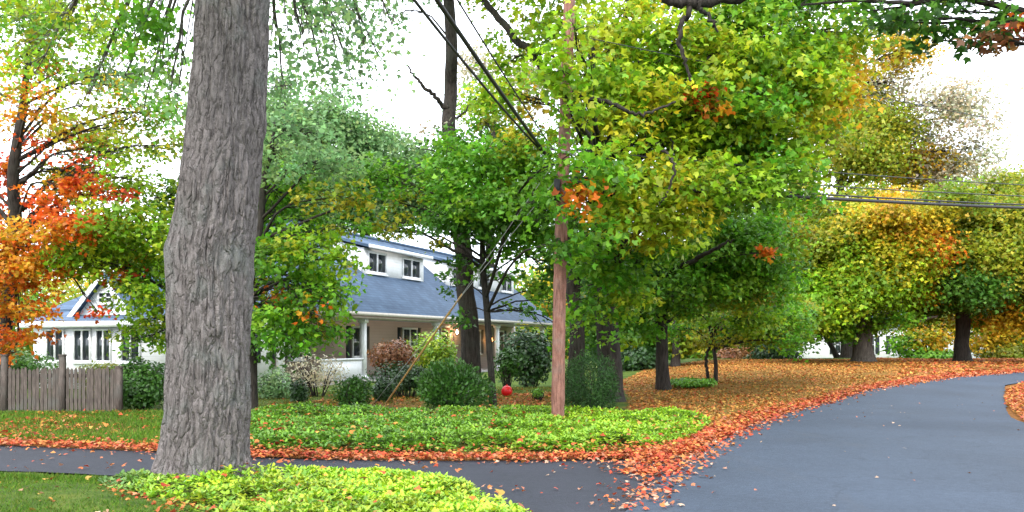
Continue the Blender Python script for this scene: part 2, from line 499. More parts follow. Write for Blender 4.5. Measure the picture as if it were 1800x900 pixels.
def frames(nrm):
    nrm = nrm / (np.linalg.norm(nrm, axis=1)[:, None] + 1e-9)
    r = rng.normal(size=nrm.shape)
    e1 = r - nrm * np.sum(r * nrm, 1)[:, None]; e1 /= np.linalg.norm(e1, axis=1)[:, None] + 1e-9
    return e1, np.cross(nrm, e1), nrm

def put_leaves(mb, pos, e1, e2, nrm, size, col, tmpl):
    t = tmpl
    V = pos[:, None] + size[:, None, None] * (t[None, :, 0:1] * e1[:, None] + t[None, :, 1:2] * e2[:, None] + t[None, :, 2:3] * nrm[:, None])
    n, k = len(pos), len(t)
    mb.add(V.reshape(-1, 3), np.arange(n * k).reshape(n, k), col)

PAL = dict(
    yew=[(.018, .055, .012), (.026, .075, .015), (.035, .092, .016)],
    bush=[(.045, .13, .016), (.06, .16, .018), (.035, .105, .015)],
    deep=[(.052, .15, .016), (.066, .185, .018), (.09, .22, .02)],
    green=[(.10, .29, .016), (.14, .33, .018), (.20, .37, .02), (.09, .24, .018)],
    blue=[(.16, .30, .11), (.19, .35, .13), (.13, .24, .085), (.25, .37, .12)],
    lime=[(.20, .38, .016), (.27, .42, .018), (.36, .44, .02), (.15, .30, .016)],
    yellow=[(.42, .44, .02), (.32, .42, .02), (.46, .42, .018), (.20, .36, .018)],
    gold=[(.58, .38, .022), (.62, .32, .02), (.48, .38, .022), (.36, .36, .022)],
    orange=[(.64, .20, .015), (.62, .28, .02), (.66, .15, .014), (.52, .33, .02)],
    red=[(.64, .085, .014), (.66, .13, .016), (.54, .055, .014), (.64, .19, .018)],
    olive=[(.22, .29, .018), (.30, .30, .02), (.16, .26, .018), (.36, .33, .022)],
    pale=[(.46, .45, .30), (.50, .44, .32), (.40, .42, .27), (.52, .42, .26)],
    rust=[(.27, .10, .04), (.32, .16, .05), (.20, .09, .04)],
)

def pick(pal, n):
    p = np.array(PAL[pal]); c = p[rng.integers(0, len(p), n)]
    return c * rng.uniform(.72, 1.28, (n, 1)) * rng.uniform(.92, 1.08, (n, 3))

def tree(name, label, cat, base, trunk, blobs, limbs=(), bark='bark', tmpl=MAPLE, leaf=.13, mat_leaf='leaf', spread=1.0,
         group=None, sides=12, dens=1.0, clump=.30, twig=True, upn=.9, seed=None, flare=1.5):
    """base=(px, depth); trunk=[(px, py, radius m)...] at that depth, first point on the ground; blobs=[(px, py, rx, ry, palette, density, depth offset)...]"""
    global rng
    if seed is not None: rng = np.random.default_rng(seed)
    px0, d = base
    bx = (trunk[0][0] - CX) / F * d
    bz = float(H(bx, d)) - .06
    root = empty(name, (bx, d, bz)); tag(root, label, cat, group)
    O = np.array([bx, d, bz])
    tp = np.array([np.append(Wp(a, b, d) - O, r) for a, b, r in trunk]); tp[0, 2] = 0
    tp[1:, 1] += rng.normal(0, .05, len(tp) - 1) * np.arange(1, len(tp))
    path = spline(tp, 10 * len(tp))
    h = path[:, 2]
    rad = path[:, 3] * (1 + (flare - 1) * np.exp(-np.maximum(h, 0) / .28))
    wob = (vnoise(np.column_stack([h * 1.3, np.full(len(h), d), np.zeros(len(h))]), 4) - .5)
    path[:, 0] += wob * .12 * np.minimum(1, h)
    mb = MB(); mb.tube(path[:, :3], rad, sides)
    for L in limbs:                                           # explicit limbs in photo pixels: (px, py, depth offset, radius)
        q = np.array([np.append(Wp(a, b, d + dd) - O, r) for a, b, dd, r in L])
        q = spline(q, 8 * len(q)); q[:, :3] += rng.normal(0, .02, (len(q), 3)); mb.tube(q[:, :3], q[:, 3], 7)
    lf = MB()
    top = path[-1, 2]
    for bl in blobs:
        px, py, rx, ry, pal = bl[:5]
        den = (bl[5] if len(bl) > 5 else 1.0) * dens
        R = rx * d / F
        dd = bl[6] if len(bl) > 6 else rng.uniform(-1, 1) * min(R * 1.8, 2.8) * spread
        c = Wp(px, py, d + dd) - O
        s = d / F; r3 = np.array([rx * s, rx * s * .9, ry * s])
        hd = np.hypot(c[0], c[1])
        zt = np.clip(c[2] - .35 * hd, min(max(1.2, .38 * top), top * .6), top)
        k = int(np.argmin(np.abs(h - zt))); a = path[k, :3]
        mid = .5 * (a + c) + np.array([0, 0, .12 * hd]) + rng.normal(0, .12, 3)
        lr = np.clip(.011 * np.linalg.norm(c - a) + .010, .012, path[k, 3] * .45 + .01)
        lp = spline([a, mid, c], 9)
        lp += rng.normal(0, .03, lp.shape) * np.linspace(0, 1, 9)[:, None]
        mb.tube(lp, np.linspace(lr, .010, 9), 6, cap=False)
        vol = (r3[0] * r3[1] * r3[2]) ** (1 / 3)
        nc = max(6, int(24 * max(.42, vol / .9) ** 1.6))
        u = rng.normal(size=(nc, 3)); u /= np.linalg.norm(u, axis=1)[:, None]
        rr_ = rng.random(nc) ** .45
        cc = c + u * r3 * rr_[:, None] * rng.uniform(.75, 1.12, (nc, 1))
        cl = clump * np.clip(vol / 1.1, .5, 1.5)
        nl = int(max(6, 62 * den ** 1.15 * (cl / .3) ** 2 * (.13 / leaf) ** 2))
        if twig:
            for q in cc:
                st = lp[rng.integers(4, 9)]
                mq = .5 * (st + q) + rng.normal(0, .06, 3)
                mb.tube(spline([st, mq, q], 5), np.linspace(.009, .003, 5) * (d / 20) ** .5, 4, cap=False)
        cs = pick(pal, nc)
        m_ = rng.integers(max(2, nl // 2), nl * 3 // 2 + 1, nc)
        idx = np.repeat(np.arange(nc), m_); n = len(idx)
        csz = cl * rng.uniform(.7, 1.3, nc)
        pos = cc[idx] + np.clip(rng.normal(0, 1, (n, 3)), -1.7, 1.7) * csz[idx][:, None] * np.array([1, 1, .55])
        pos[:, 2] -= .25 * (np.linalg.norm((pos - cc[idx])[:, :2], axis=1))
        nrm = rng.normal(0, .75, (n, 3)); nrm[:, 2] += upn
        out = pos - c; out /= np.linalg.norm(out, axis=1)[:, None] + .2
        nrm += .5 * out
        e1, e2, nn = frames(nrm)
        col = cs[idx] * rng.uniform(.7, 1.35, (n, 1)) * rng.uniform(.93, 1.07, (n, 3))
        odd = rng.random(n) < .12
        col[odd] = pick(pal, int(odd.sum()))
        put_leaves(lf, pos, e1, e2, nn, leaf * rng.uniform(.65, 1.25, n), col, tmpl)
    mb.build("trunk", M[bark], root, smooth=True)
    lf.build("crown", M[mat_leaf], root)
    return root

def shrub(name, label, cat, px, py, d, rx, ry, pal, leaf=.07, tmpl=OVAL, n=3500, mat_leaf='leaf_waxy', lumps=7, group=None, upn=.5, spiky=0., stems=True, base=None):
    """bush whose crown is centred at photo pixel (px, py), at depth d"""
    c = Wp(px, py, d); gx_, gy_ = c[0], d
    gz = float(H(gx_, gy_)) - .02
    root = empty(name, (gx_, gy_, gz)); tag(root, label, cat, group)
    s = d / F; cz = c[2] - gz
    r3 = np.array([rx * s, rx * s * .9, ry * s])
    st = MB()
    nst = 14
    for k in range(nst):
        a = rng.uniform(0, 2 * np.pi); r0 = rng.uniform(.02, .14) * r3[0] * 2
        e = np.array([np.cos(a) * r3[0] * rng.uniform(.3, .85), np.sin(a) * r3[1] * rng.uniform(.3, .85), cz + r3[2] * rng.uniform(-.1, .75)])
        p0 = np.array([np.cos(a) * r0, np.sin(a) * r0, 0])
        st.tube(spline([p0, .5 * (p0 + e) + rng.normal(0, .05, 3) + [0, 0, .1], e], 7), np.linspace(.022, .006, 7), 5, cap=False)
    lf = MB()
    lc = rng.normal(size=(lumps, 3)); lc /= np.linalg.norm(lc, axis=1)[:, None]
    lr = rng.uniform(.02, .42, lumps)
    u = rng.normal(size=(n, 3)); u /= np.linalg.norm(u, axis=1)[:, None]
    outl = 1 + sum(lr[k] * np.exp(6 * (u @ lc[k] - 1)) for k in range(lumps)) - .12
    outl *= .68 + .62 * fbm(u * 3.4 + 10, 4, int(px))
    shoots = hash3((u[:, 0] * 5 + 50).astype(int), (u[:, 1] * 5 + 50).astype(int), (u[:, 2] * 6 + 50).astype(int), int(px)) > .86
    outl = np.where(shoots & (u[:, 2] > .1), outl * 1.10, outl)
    rad = rng.random(n) ** .33
    pos = u * r3 * (outl * rad)[:, None] + np.array([0, 0, cz])
    keep = pos[:, 2] > .01; pos = pos[keep]; u = u[keep]
    n = len(pos)
    nrm = u * .9 + rng.normal(0, .5, (n, 3)); nrm[:, 2] += upn
    e1, e2, nn = frames(nrm)
    if spiky:
        e2 = e2 * (1 - spiky) + spiky * (u * .7 + np.array([0, 0, .7])); e2 /= np.linalg.norm(e2, axis=1)[:, None]
        e1 = np.cross(e2, rng.normal(size=(n, 3))); e1 /= np.linalg.norm(e1, axis=1)[:, None]; nn = np.cross(e1, e2)
    cl = pick(pal, 40); near_ = np.argmax(u @ (lambda q: (q / np.linalg.norm(q, axis=1)[:, None]).T)(rng.normal(size=(40, 3))), 1)
    col = .5 * cl[near_] + .5 * pick(pal, n)
    put_leaves(lf, pos, e1, e2, nn, leaf * rng.uniform(.6, 1.3, n), col, tmpl)
    st.build("stem", M['bark'], root, smooth=True)
    lf.build("foliage", M[mat_leaf], root)
    return root

# ------------------------------------------------------------------ the house
def window(parent, origin, ax, w, z0, z1, out, sashes=2, name="window", shutters=False, bar=True):
    """framed window in the wall plane through origin (local), ax = unit direction along wall, out = outward normal; panes and sill as sub-parts"""
    ax = np.array(ax, float); out = np.array(out, float); o = np.array(origin, float)
    def bx(mb, a0, a1, b0, b1, t0, t1):
        p = [o + ax * a + out * t + np.array([0, 0, b]) for b in (b0, b1) for a, t in ((a0, t0), (a1, t0), (a1, t1), (a0, t1))]
        mb.add(p, [(0, 3, 2, 1), (4, 5, 6, 7), (0, 1, 5, 4), (1, 2, 6, 5), (2, 3, 7, 6), (3, 0, 4, 7)])
    f = MB(); g = .09 if w > .9 else .055
    bx(f, -w / 2, w / 2, z1 - g, z1, .004, .07); bx(f, -w / 2, w / 2, z0, z0 + g, .004, .07)
    for k in range(sashes + 1):
        a = -w / 2 + (w - g) * k / sashes
        bx(f, a, a + g, z0 + g, z1 - g, .004, .066)
    fr = f.build(name, M['white'], parent)
    for k in range(sashes):
        a = -w / 2 + (w - g) * k / sashes + g; b = -w / 2 + (w - g) * (k + 1) / sashes
        p = MB(); bx(p, a + .002, b - .002, z0 + g + .002, z1 - g - .002, .006, .022); p.build("pane", M['glass'], fr)
        if not bar: continue
        q = MB(); zm = .5 * (z0 + z1); bx(q, a + .002, b - .002, zm - .018, zm + .018, .024, .045); q.build("glazing_bar", M['white'], fr)
    s = MB(); bx(s, -w / 2 - .06, w / 2 + .06, z0 - .06, z0 - .003, .004, .12); s.build("sill", M['white'], fr)
    if shutters:
        for sg in (-1, 1):
            q = MB(); a = sg * (w / 2 + .24); bx(q, a - .19, a + .19, z0, z1, .006, .04)
            for zz in np.arange(z0 + .05, z1 - .06, .07): bx(q, a - .15, a + .15, zz, zz + .04, .042, .055)
            q.build("shutter", M['shutter'], parent)
    return fr

HR = math.atan2(.933, .359)
house = empty("house", (-7.7, 28.57, -.05), HR)
tag(house, "long white house with slate blue roof, two dormers and front porch behind the trees", "house")
LEN, DEP, EV, SL = 27.7, 9.0, 2.78, .8
def rz(s): return EV + SL * (s + .35)
RS = DEP / 2; RZ = rz(RS)
# walls: porch wall, end walls, back
w = MB(); w.box((0.2, 2.2, 0), (LEN - .2, 2.4, EV + .15)); w.build("porch_wall", M['tan'], house)
w = MB(); w.box((0, 0.2, 0), (.2, DEP, EV - .02)); w.box((LEN - .2, 2.2, 0), (LEN, DEP, EV)); w.box((.2, DEP - .2, 0), (LEN - .2, DEP, EV)); w.build("wall", M['siding'], house)
w = MB(); w.prism([(LEN - .2, 0, EV + .01), (LEN - .2, DEP, EV + .01), (LEN - .2, RS, RZ - .3)], (.19, 0, 0)); w.build("gable_wall", M['siding'], house)
# hipped roof with thickness
e0, e1_, HT = -.35, DEP + .35, 6.2
T = np.array([(-.35, e0, EV), (LEN + .3, e0, EV), (LEN + .3, RS, RZ), (HT, RS, RZ), (-.35, e1_, EV), (LEN + .3, e1_, EV)])
B = T - np.array([0, 0, .16])
w = MB(); w.add(np.vstack([T, B]), [(0, 1, 2, 3), (4, 3, 2, 5), (6, 9, 8, 7), (10, 11, 8, 9), (0, 6, 7, 1), (5, 11, 10, 4), (1, 7, 8, 2), (2, 8, 11, 5)])
w.add(np.vstack([T, B]), [(0, 3, 4), (6, 10, 9)]); w.add(np.vstack([T, B]), [(4, 10, 6, 0)])
rf = w.build("roof", M['roof'], house)
w = MB(); w.tube([(HT, RS, RZ + .02), (LEN + .3, RS, RZ + .02)], .08, 6); w.tube([(HT, RS, RZ + .01), (-.35, e0, EV + .01)], .06, 6); w.build("ridge_cap", M['roof'], rf)
w = MB(); w.box((-.38, -.50, EV - .17), (LEN + .3, -.355, EV - .03)); w.box((.3, -.08, EV - .28), (LEN - .1, .12, EV - .19)); w.build("gutter", M['gutter'], house)
w = MB(); w.box((.21, .125, EV - .22), (LEN - .2, 2.19, EV - .19)); w.build("porch_ceiling", M['white'], house)
w = MB(); w.box((0.0, -.2, -.1), (LEN, 0.19, .20)); w.box((.21, .19, -.1), (LEN, 2.19, .20)); w.build("porch_floor", M['floor'], house)
for t in (.45, 5.7, 12.05, 19.35, 26.6):
    w = MB(); w.box((t - .10, -.06, .26), (t + .10, .14, EV - .30)); w.box((t - .15, -.11, .202), (t + .15, .19, .34)); w.box((t - .15, -.11, EV - .42), (t + .15, .19, EV - .285))
    w.build("porch_post", M['white'], house)
# porch half wall at the near end and a rail with balusters
w = MB(); w.box((2.9, .0, .21), (5.55, .10, .95)); w.box((2.85, -.05, .951), (5.58, .15, 1.02)); w.build("porch_parapet", M['white'], house)
w = MB(); w.box((19.5, .02, .95), (26.4, .10, 1.03)); w.box((19.5, .03, .32), (26.4, .09, .38))
for t in np.arange(19.65, 26.4, .16): w.box((t, .04, .382), (t + .04, .08, .948))
w.build("porch_railing", M['white'], house)
for t, ww in ((2.2, .9), (4.4, 1.0), (8.9, 1.0), (13.6, 1.5), (21.4, 1.5), (25.2, 1.0)):
    window(house, (t, 2.2, 0), (1, 0, 0), ww, .95, 2.3, (0, -1, 0), 2 if ww > 1.2 else 1, shutters=True)
# front door and lanterns
w = MB(); w.box((16.95, 2.14, .21), (17.05, 2.197, 2.36)); w.box((18.0, 2.14, .21), (18.1, 2.197, 2.36)); w.box((16.95, 2.14, 2.361), (18.1, 2.197, 2.47)); w.build("door_frame", M['white'], house)
w = MB(); w.box((17.055, 2.15, .21), (17.995, 2.19, 2.355))
for a, b in ((17.14, 17.48), (17.57, 17.91)):
    for c, e in ((.36, 1.0), (1.1, 1.5)): w.box((a, 2.142, c), (b, 2.152, e))
dr = w.build("door", M['door'], house)
w = MB(); w.box((17.2, 2.138, 1.62), (17.85, 2.149, 2.2)); w.build("door_glass", M['glass'], dr)
w = MB(); w.tube([(17.9, 2.149, 1.2), (17.9, 2.07, 1.2)], .03, 8); w.build("door_handle", M['brass'], dr)
def lantern(t, s, z, m, power, col):
    r = MB(); r.box((t - .09, s - .09, z + .16), (t + .09, s + .09, z + .2)); r.box((t - .07, s - .07, z - .18), (t + .07, s + .07, z - .15))
    for a in (-.075, .06):
        for b in (-.075, .06): r.box((t + a, s + b, z - .15), (t + a + .015, s + b + .015, z + .16))
    r.box((t - .02, s + .075, z - .02), (t + .02, 2.195 if s > 1 else s + .12, z + .02))
    o = r.build("lantern", M['brass'], house)
    g = MB(); g.tube([(t, s, z - .12), (t, s, z - .02), (t, s, z + .12)], [.04, .062, .03], 10); g.build("bulb", m, o)
    L = bpy.data.lights.new("lantern_light", 'POINT'); L.energy = power; L.color = col; L.shadow_soft_size = .1
    lo = bpy.data.objects.new("lantern_light", L); COL.objects.link(lo); lo.parent = o; lo.location = (t, s - .2, z)
lantern(18.6, 2.0, 2.15, M['lamp_on'], 22, (1, .62, .32))
lantern(23.4, 2.0, 1.75, M['lamp_amber'], 8, (1, .5, .2))
# dormers: shed dormers with white faces and cheeks
def dormer(t0, t1, wins):
    s0 = 1.8; zb = rz(s0) - .25; zt = 5.62
    w = MB(); w.box((t0, s0, zb), (t1, s0 + .15, zt))
    sj = (5.62 - .25 * 1.45 - EV - SL * .35) / (SL - .25)
    for t in (t0, t1 - .12):
        w.prism([(t, s0 + .152, rz(s0) - .2), (t, s0 + .152, zt), (t, sj, zt + .25 * (sj - 1.8) + .0), (t, sj, rz(sj) - .25)], (.12, 0, 0))
    o = w.build("dormer", M['siding'], house)
    w = MB(); a = np.array([(t0 - .2, 1.45, zt - .03), (t1 + .2, 1.45, zt - .03), (t1 + .2, sj + .15, zt + .25 * (sj - 1.3)), (t0 - .2, sj + .15, zt + .25 * (sj - 1.3))])
    w.prism(a, (0, 0, .12)); w.build("dormer_roof", M['roof'], o)
    w = MB(); w.box((t0 - .22, 1.39, zt - .05), (t1 + .22, 1.447, zt + .1)); w.build("dormer_fascia", M['white'], o)
    for a, b in wins: window(house, ((a + b) / 2, s0, 0), (1, 0, 0), b - a, 4.56, 5.5, (0, -1, 0), 2, bar=False)
dormer(8.76, 14.3, [(9.0, 10.6), (12.1, 13.9)])
dormer(16.9, 26.4, [(17.5, 19.1), (20.9, 22.5), (24.3, 26.0)])
# front-gabled wing at the near end
s0, s1, tw, ze = 2.7, 8.1, -2.0, 2.2
w = MB(); w.box((tw, s0, -.1), (-.003, s1, ze)); w.build("wing_wall", M['siding'], house)
w = MB(); w.prism([(tw - .3, s0 - .3, ze + .004), (tw - .3, s1 + .3, ze + .004), (.3, s1 + .3, ze + .52), (.3, s0 - .3, ze + .52)], (0, 0, .12)); w.build("wing_roof", M['roof'], house)
w = MB(); w.box((tw - .34, s0 - .3, ze - .1), (tw - .302, s1 + .3, ze + .1)); w.build("wing_fascia", M['white'], house)
g0, g1, gt, gz, gp = 4.5, 6.8, -1.3, 2.62, 3.78; sm = .5 * (g0 + g1)
w = MB(); w.prism([(gt, g0, 2.25), (gt, g1, 2.25), (gt, g1, gz), (gt, sm, gp), (gt, g0, gz)], (2.5, 0, 0)); w.build("gable_wall", M['siding'], house)
w = MB(); rb_ = MB(); k = (gp - gz) / (sm - g0)
for sg, sa in ((-1, g0), (1, g1)):
    a = sa + sg * .28; za_ = gz - .28 * k + .03
    w.prism([(gt - .25, a, za_), (gt - .25, sm, gp + .03), (2.6, sm, gp + .03), (2.6, a, za_)], (0, 0, .12))
    rb_.prism([(gt - .29, a, za_ - .13), (gt - .29, sm, gp - .12), (gt - .29, sm, gp + .11), (gt - .29, a, za_ + .1)], (.035, 0, 0))
w.build("gable_roof", M['roof'], house); rb_.build("rake_board", M['white'], house)
for a, b in ((6.7, 7.5), (5.55, 6.3), (4.7, 5.35), (3.5, 4.3)):
    window(house, (tw, (a + b) / 2, 0), (0, -1, 0), b - a, .98, 2.05, (-1, 0, 0), 2, bar=False)
window(house, (gt, sm, 0), (0, -1, 0), .66, 2.9, 3.3, (-1, 0, 0), 2)
window(house, (0, 1.4, 0), (0, -1, 0), 1.0, .95, 2.2, (-1, 0, 0), 1, shutters=True)

# far white house glimpsed through the trunks on the right
fh = empty("farmhouse", (37.0, 78, -.9), math.radians(12)); tag(fh, "far white house glimpsed between trunks beyond the road bend", "house")
w = MB(); w.box((-11, 0, 0), (9, 7, 4.0)); w.prism([(-11, 0, 4.001), (-11, 7, 4.001), (-11, 3.5, 6.4)], (20, 0, 0)); w.build("wall", M['siding'], fh)
w = MB()
for a, b in ((-.4, 3.5), (7.4, 3.5)): w.prism([(-11.4, a, 3.78), (-11.4, b, 6.48), (9.4, b, 6.48), (9.4, a, 3.78)], (0, 0, .15))
w.build("roof", M['roof'], fh)
for x in (-9, -6.3, -3.6, 0, 3.6, 6.6): window(fh, (x, 0, 0), (1, 0, 0), 1.2, 1.4, 3.0, (0, -1, 0), 2, shutters=True)

# ------------------------------------------------------------------ the great trunk in the foreground
def big_tree():
    d = 10.0
    prof = [(357, 850, .56), (358, 800, .485), (365, 700, .470), (369, 600, .462), (371, 520, .468), (372, 450, .475), (380, 400, .462), (388, 310, .45), (398, 200, .435), (405, 100, .425), (410, 0, .42), (418, -150, .40), (425, -350, .37), (430, -600, .31)]
    bx = (357 - CX) / F * d; O = np.array([bx, d, -.08])
    root = empty("old_tree", O); tag(root, "massive old grey barked trunk standing at the driveway edge in the foreground", "tree")
    p = np.array([np.append(Wp(a, b, d) - O, r) for a, b, r in prof]); p[0, 2] = 0
    q = spline(p, 620); S = 260
    th = np.linspace(0, 2 * np.pi, S, endpoint=False)
    hh = q[:, 2][:, None] * np.ones(S); tt = th[None] * np.ones((620, 1))
    # bark furrows: ridged noise stretched along the trunk
    c3 = np.stack([np.cos(tt) * 7.5, np.sin(tt) * 7.5, hh * 1.5], -1).reshape(-1, 3)
    wv = (fbm(c3 * .6 + 40, 3, 2) - .45)[:, None] * 2.2
    rid = 1 - np.abs(2 * fbm(c3 * [1, 1, 1] + wv, 4, 11) - .95) * 2.4
    rid2 = 1 - np.abs(2 * fbm(c3 * [2.6, 2.6, 1.6] + wv, 3, 17) - .9) * 2.2
    lump = fbm(c3 * [.28, .28, .9], 3, 23) - .45
    disp = (-.036 * np.clip(rid, 0, 1) ** 2 - .02 * np.clip(rid2, 0, 1) + .07 * lump).reshape(620, S)
    root_fl = np.exp(-hh / .30) * (.05 + .13 * np.maximum(0, np.cos(5 * tt + .6)) + .05 * np.cos(3 * tt))
    r = q[:, 3][:, None] * 1.0 + disp + root_fl
    knob = lambda th0, z0, st, sz, a: a * np.exp(-(((tt - th0 + np.pi) % (2 * np.pi) - np.pi) / st) ** 2 - ((hh - z0) / sz) ** 2)
    r = r + knob(3.3, 2.75, .6, .35, .045) + knob(-.2, 4.1, .35, .2, .05) + knob(4.3, 3.4, .5, .3, .05) + knob(5.0, 1.9, .35, .18, .03)
    V = np.stack([q[:, 0][:, None] + r * np.cos(tt), q[:, 1][:, None] + r * np.sin(tt), hh], -1).reshape(-1, 3)
    i = np.arange(619)[:, None] * S; j = np.arange(S)[None]; jn = (j + 1) % S
    mb = MB(); mb.add(V, np.stack([i + j, i + jn, i + jn + S, i + j + S], -1).reshape(-1, 4))
    mb.build("trunk", M['bark_big'], root, smooth=True)
    br = MB(); lf = MB()
    top = q[-1, :3]
    blobs = [(560, -60, 120, 90, 'blue', .8, 2), (530, 60, 60, 60, 'blue', .45, 3), (610, 30, 70, 45, 'blue', .35, 4), (255, 45, 85, 40, 'green', .7, 2.5), (150, -60, 160, 70, 'lime', .7, 4), (30, -40, 120, 80, 'lime', .5, 4), (300, 160, 45, 70, 'blue', .4, 3), (640, -70, 90, 60, 'blue', .5, 1), (540, 30, 80, 60, 'blue', .4, 6), (620, 60, 80, 50, 'blue', .35, 6), (170, 40, 90, 50, 'lime', .5, 6), (60, 130, 90, 60, 'lime', .4, 8), (250, 190, 80, 40, 'green', .5, 8), (150, 180, 90, 50, 'olive', .4, 8), (560, 110, 90, 60, 'blue', .4, 5), (620, 140, 80, 50, 'blue', .22, 7), (690, 40, 50, 60, 'blue', .25, 6), (500, 150, 40, 60, 'blue', .35, 4), (660, 90, 60, 40, 'blue', .2, 5), (280, 110, 60, 50, 'green', .5, 5), (220, 130, 80, 40, 'blue', .3, 6), (100, 60, 90, 40, 'green', .35, 6),
             (280, -260, 190, 130, 'green', .8, -2), (520, -320, 220, 140, 'green', .8, 0), (420, -520, 230, 140, 'green', .9, 1), (60, -300, 160, 120, 'lime', .7, 0), (700, -330, 140, 110, 'green', .7, 2)]
    for px, py, rx, ry, pal, den, dd in blobs:
        c = Wp(px, py, d + dd) - O; s = (d + dd) / F; r3 = np.array([rx * s, rx * s, ry * s])
        k = int(np.argmin(np.abs(q[:, 2] - np.clip(c[2] + .6, 7.2, 9.3)))); a = q[k, :3]
        lp = spline([a, .5 * (a + c) + [0, 0, .5], c], 12) + rng.normal(0, .02, (12, 3))
        br.tube(lp, np.linspace(.055, .010, 12), 7, cap=False)
        nc = int(14 * max(.6, rx / 90)); u = rng.normal(size=(nc, 3)); u /= np.linalg.norm(u, axis=1)[:, None]
        cc = c + u * r3 * (rng.random(nc) ** .5)[:, None]
        for e in cc:
            st = lp[rng.integers(6, 12)]; br.tube(spline([st, .5 * (st + e) + rng.normal(0, .05, 3), e], 5), np.linspace(.012, .003, 5), 4, cap=False)
        idx = np.repeat(np.arange(nc), int(40 * den)); n = len(idx)
        pos = cc[idx] + rng.normal(0, .22, (n, 3)) * [1, 1, .6]
        nr = rng.normal(0, .8, (n, 3)); nr[:, 2] += .7; f1, f2, fn = frames(nr)
        put_leaves(lf, pos, f1, f2, fn, .10 * rng.uniform(.7, 1.3, n), pick(pal, nc)[idx] * rng.uniform(.7, 1.3, (n, 1)), MAPLE)
    br.build("branch", M['bark_big'], root, smooth=True)
    lf.build("crown", M['leaf'], root)
big_tree()

# ------------------------------------------------------------------ trees of the garden
tree("maple_tree", "slender maple with red and orange leaves above the wooden fence", "tree", (8, 21.5),
     [(2, 735, .17), (8, 600, .155), (13, 500, .15), (19, 400, .15), (27, 300, .13), (42, 200, .10), (52, 140, .075), (58, 60, .045), (62, -40, .03)],
     [(30, 430, 80, 55, 'orange', 1), (150, 388, 85, 24, 'red', 1.5, -1.5), (175, 325, 55, 34, 'red', 1.1, -1), (10, 300, 45, 60, 'red', 1), (25, 520, 55, 46, 'orange', 1, -1.5),
      (35, 590, 50, 26, 'orange', 1.3, -1), (110, 305, 60, 45, 'olive', .8), (205, 485, 40, 24, 'red', .6, -1), (170, 545, 34, 10, 'red', .6, -1.5), (125, 455, 70, 40, 'olive', 1.1), (60, 90, 75, 50, 'lime', .7), (155, 125, 75, 36, 'lime', .9), (70, 180, 60, 36, 'gold', .5), (180, 60, 90, 40, 'lime', .6), (250, 200, 70, 40, 'olive', .7), (150, 300, 70, 36, 'olive', .9), (140, 340, 50, 24, 'gold', .8), (40, 180, 60, 40, 'orange', .5), (170, 250, 50, 24, 'orange', .5), (90, 130, 50, 30, 'red', .3), (100, 405, 80, 24, 'orange', .9, -2), (30, 620, 50, 20, 'orange', .8, -1), (20, 460, 70, 40, 'orange', 1, -1.5), (85, 470, 55, 26, 'orange', .9, -1.5), (35, 550, 50, 30, 'orange', 1, -1.8),
      (150, 230, 95, 36, 'olive', .7), (205, 265, 75, 36, 'lime', .6), (210, 190, 60, 34, 'gold', .35), (20, 20, 80, 50, 'green', .5), (110, 10, 90, 46, 'lime', .5), (40, 215, 50, 40, 'gold', .5),
      (-60, 330, 80, 70, 'red', 1), (-70, 480, 80, 70, 'orange', 1), (-60, 160, 80, 60, 'lime', .6), (-50, 590, 60, 40, 'orange', 1), (230, 430, 40, 40, 'gold', .6), (90, 360, 60, 30, 'red', .8), (255, 330, 45, 40, 'olive', .6), (240, 130, 55, 40, 'green', .5), (280, 250, 70, 40, 'olive', .7), (220, 310, 70, 34, 'lime', .8), (290, 190, 50, 40, 'green', .6), (170, 360, 60, 24, 'lime', .8), (120, 240, 70, 34, 'gold', .6), (80, 40, 80, 40, 'olive', .5), (40, 140, 60, 40, 'orange', .4), (200, 150, 60, 30, 'gold', .5), (150, 290, 50, 24, 'red', .7, -1), (100, 330, 60, 26, 'orange', .8, -1), (60, 250, 40, 30, 'red', .6, -1), (200, 345, 40, 20, 'red', .8, -1.5)],
     limbs=[[(30, 330, 0, .05), (60, 300, -.3, .035), (98, 268, -.5, .015)], [(20, 400, 0, .06), (-20, 340, .3, .04), (-60, 290, .4, .02)]], leaf=.11, seed=11)
tree("maple_tree", "lime and olive leaved maple half hidden behind the massive trunk", "tree", (345, 22),
     [(345, 725, .13), (342, 600, .12), (335, 480, .10), (325, 390, .07), (318, 300, .04)],
     [(190, 425, 90, 40, 'lime', 1.1), (260, 400, 70, 55, 'lime', 1), (270, 560, 60, 42, 'lime', 1), (200, 455, 85, 32, 'lime', 1), (280, 480, 70, 55, 'green', 1), (330, 420, 70, 60, 'green', 1), (300, 540, 60, 40, 'lime', .9), (130, 425, 50, 24, 'lime', .9), (340, 330, 60, 50, 'olive', .8), (290, 330, 50, 40, 'green', .7), (230, 600, 55, 22, 'green', .6), (380, 520, 60, 60, 'green', 1), (150, 450, 70, 30, 'lime', 1, -2), (220, 390, 80, 34, 'lime', 1, -2), (280, 440, 60, 50, 'lime', 1, -2), (230, 510, 70, 36, 'lime', 1, -1.5), (290, 580, 50, 34, 'green', 1), (215, 585, 40, 16, 'olive', .6), (270, 350, 60, 34, 'green', .9)], seed=12, leaf=.12)
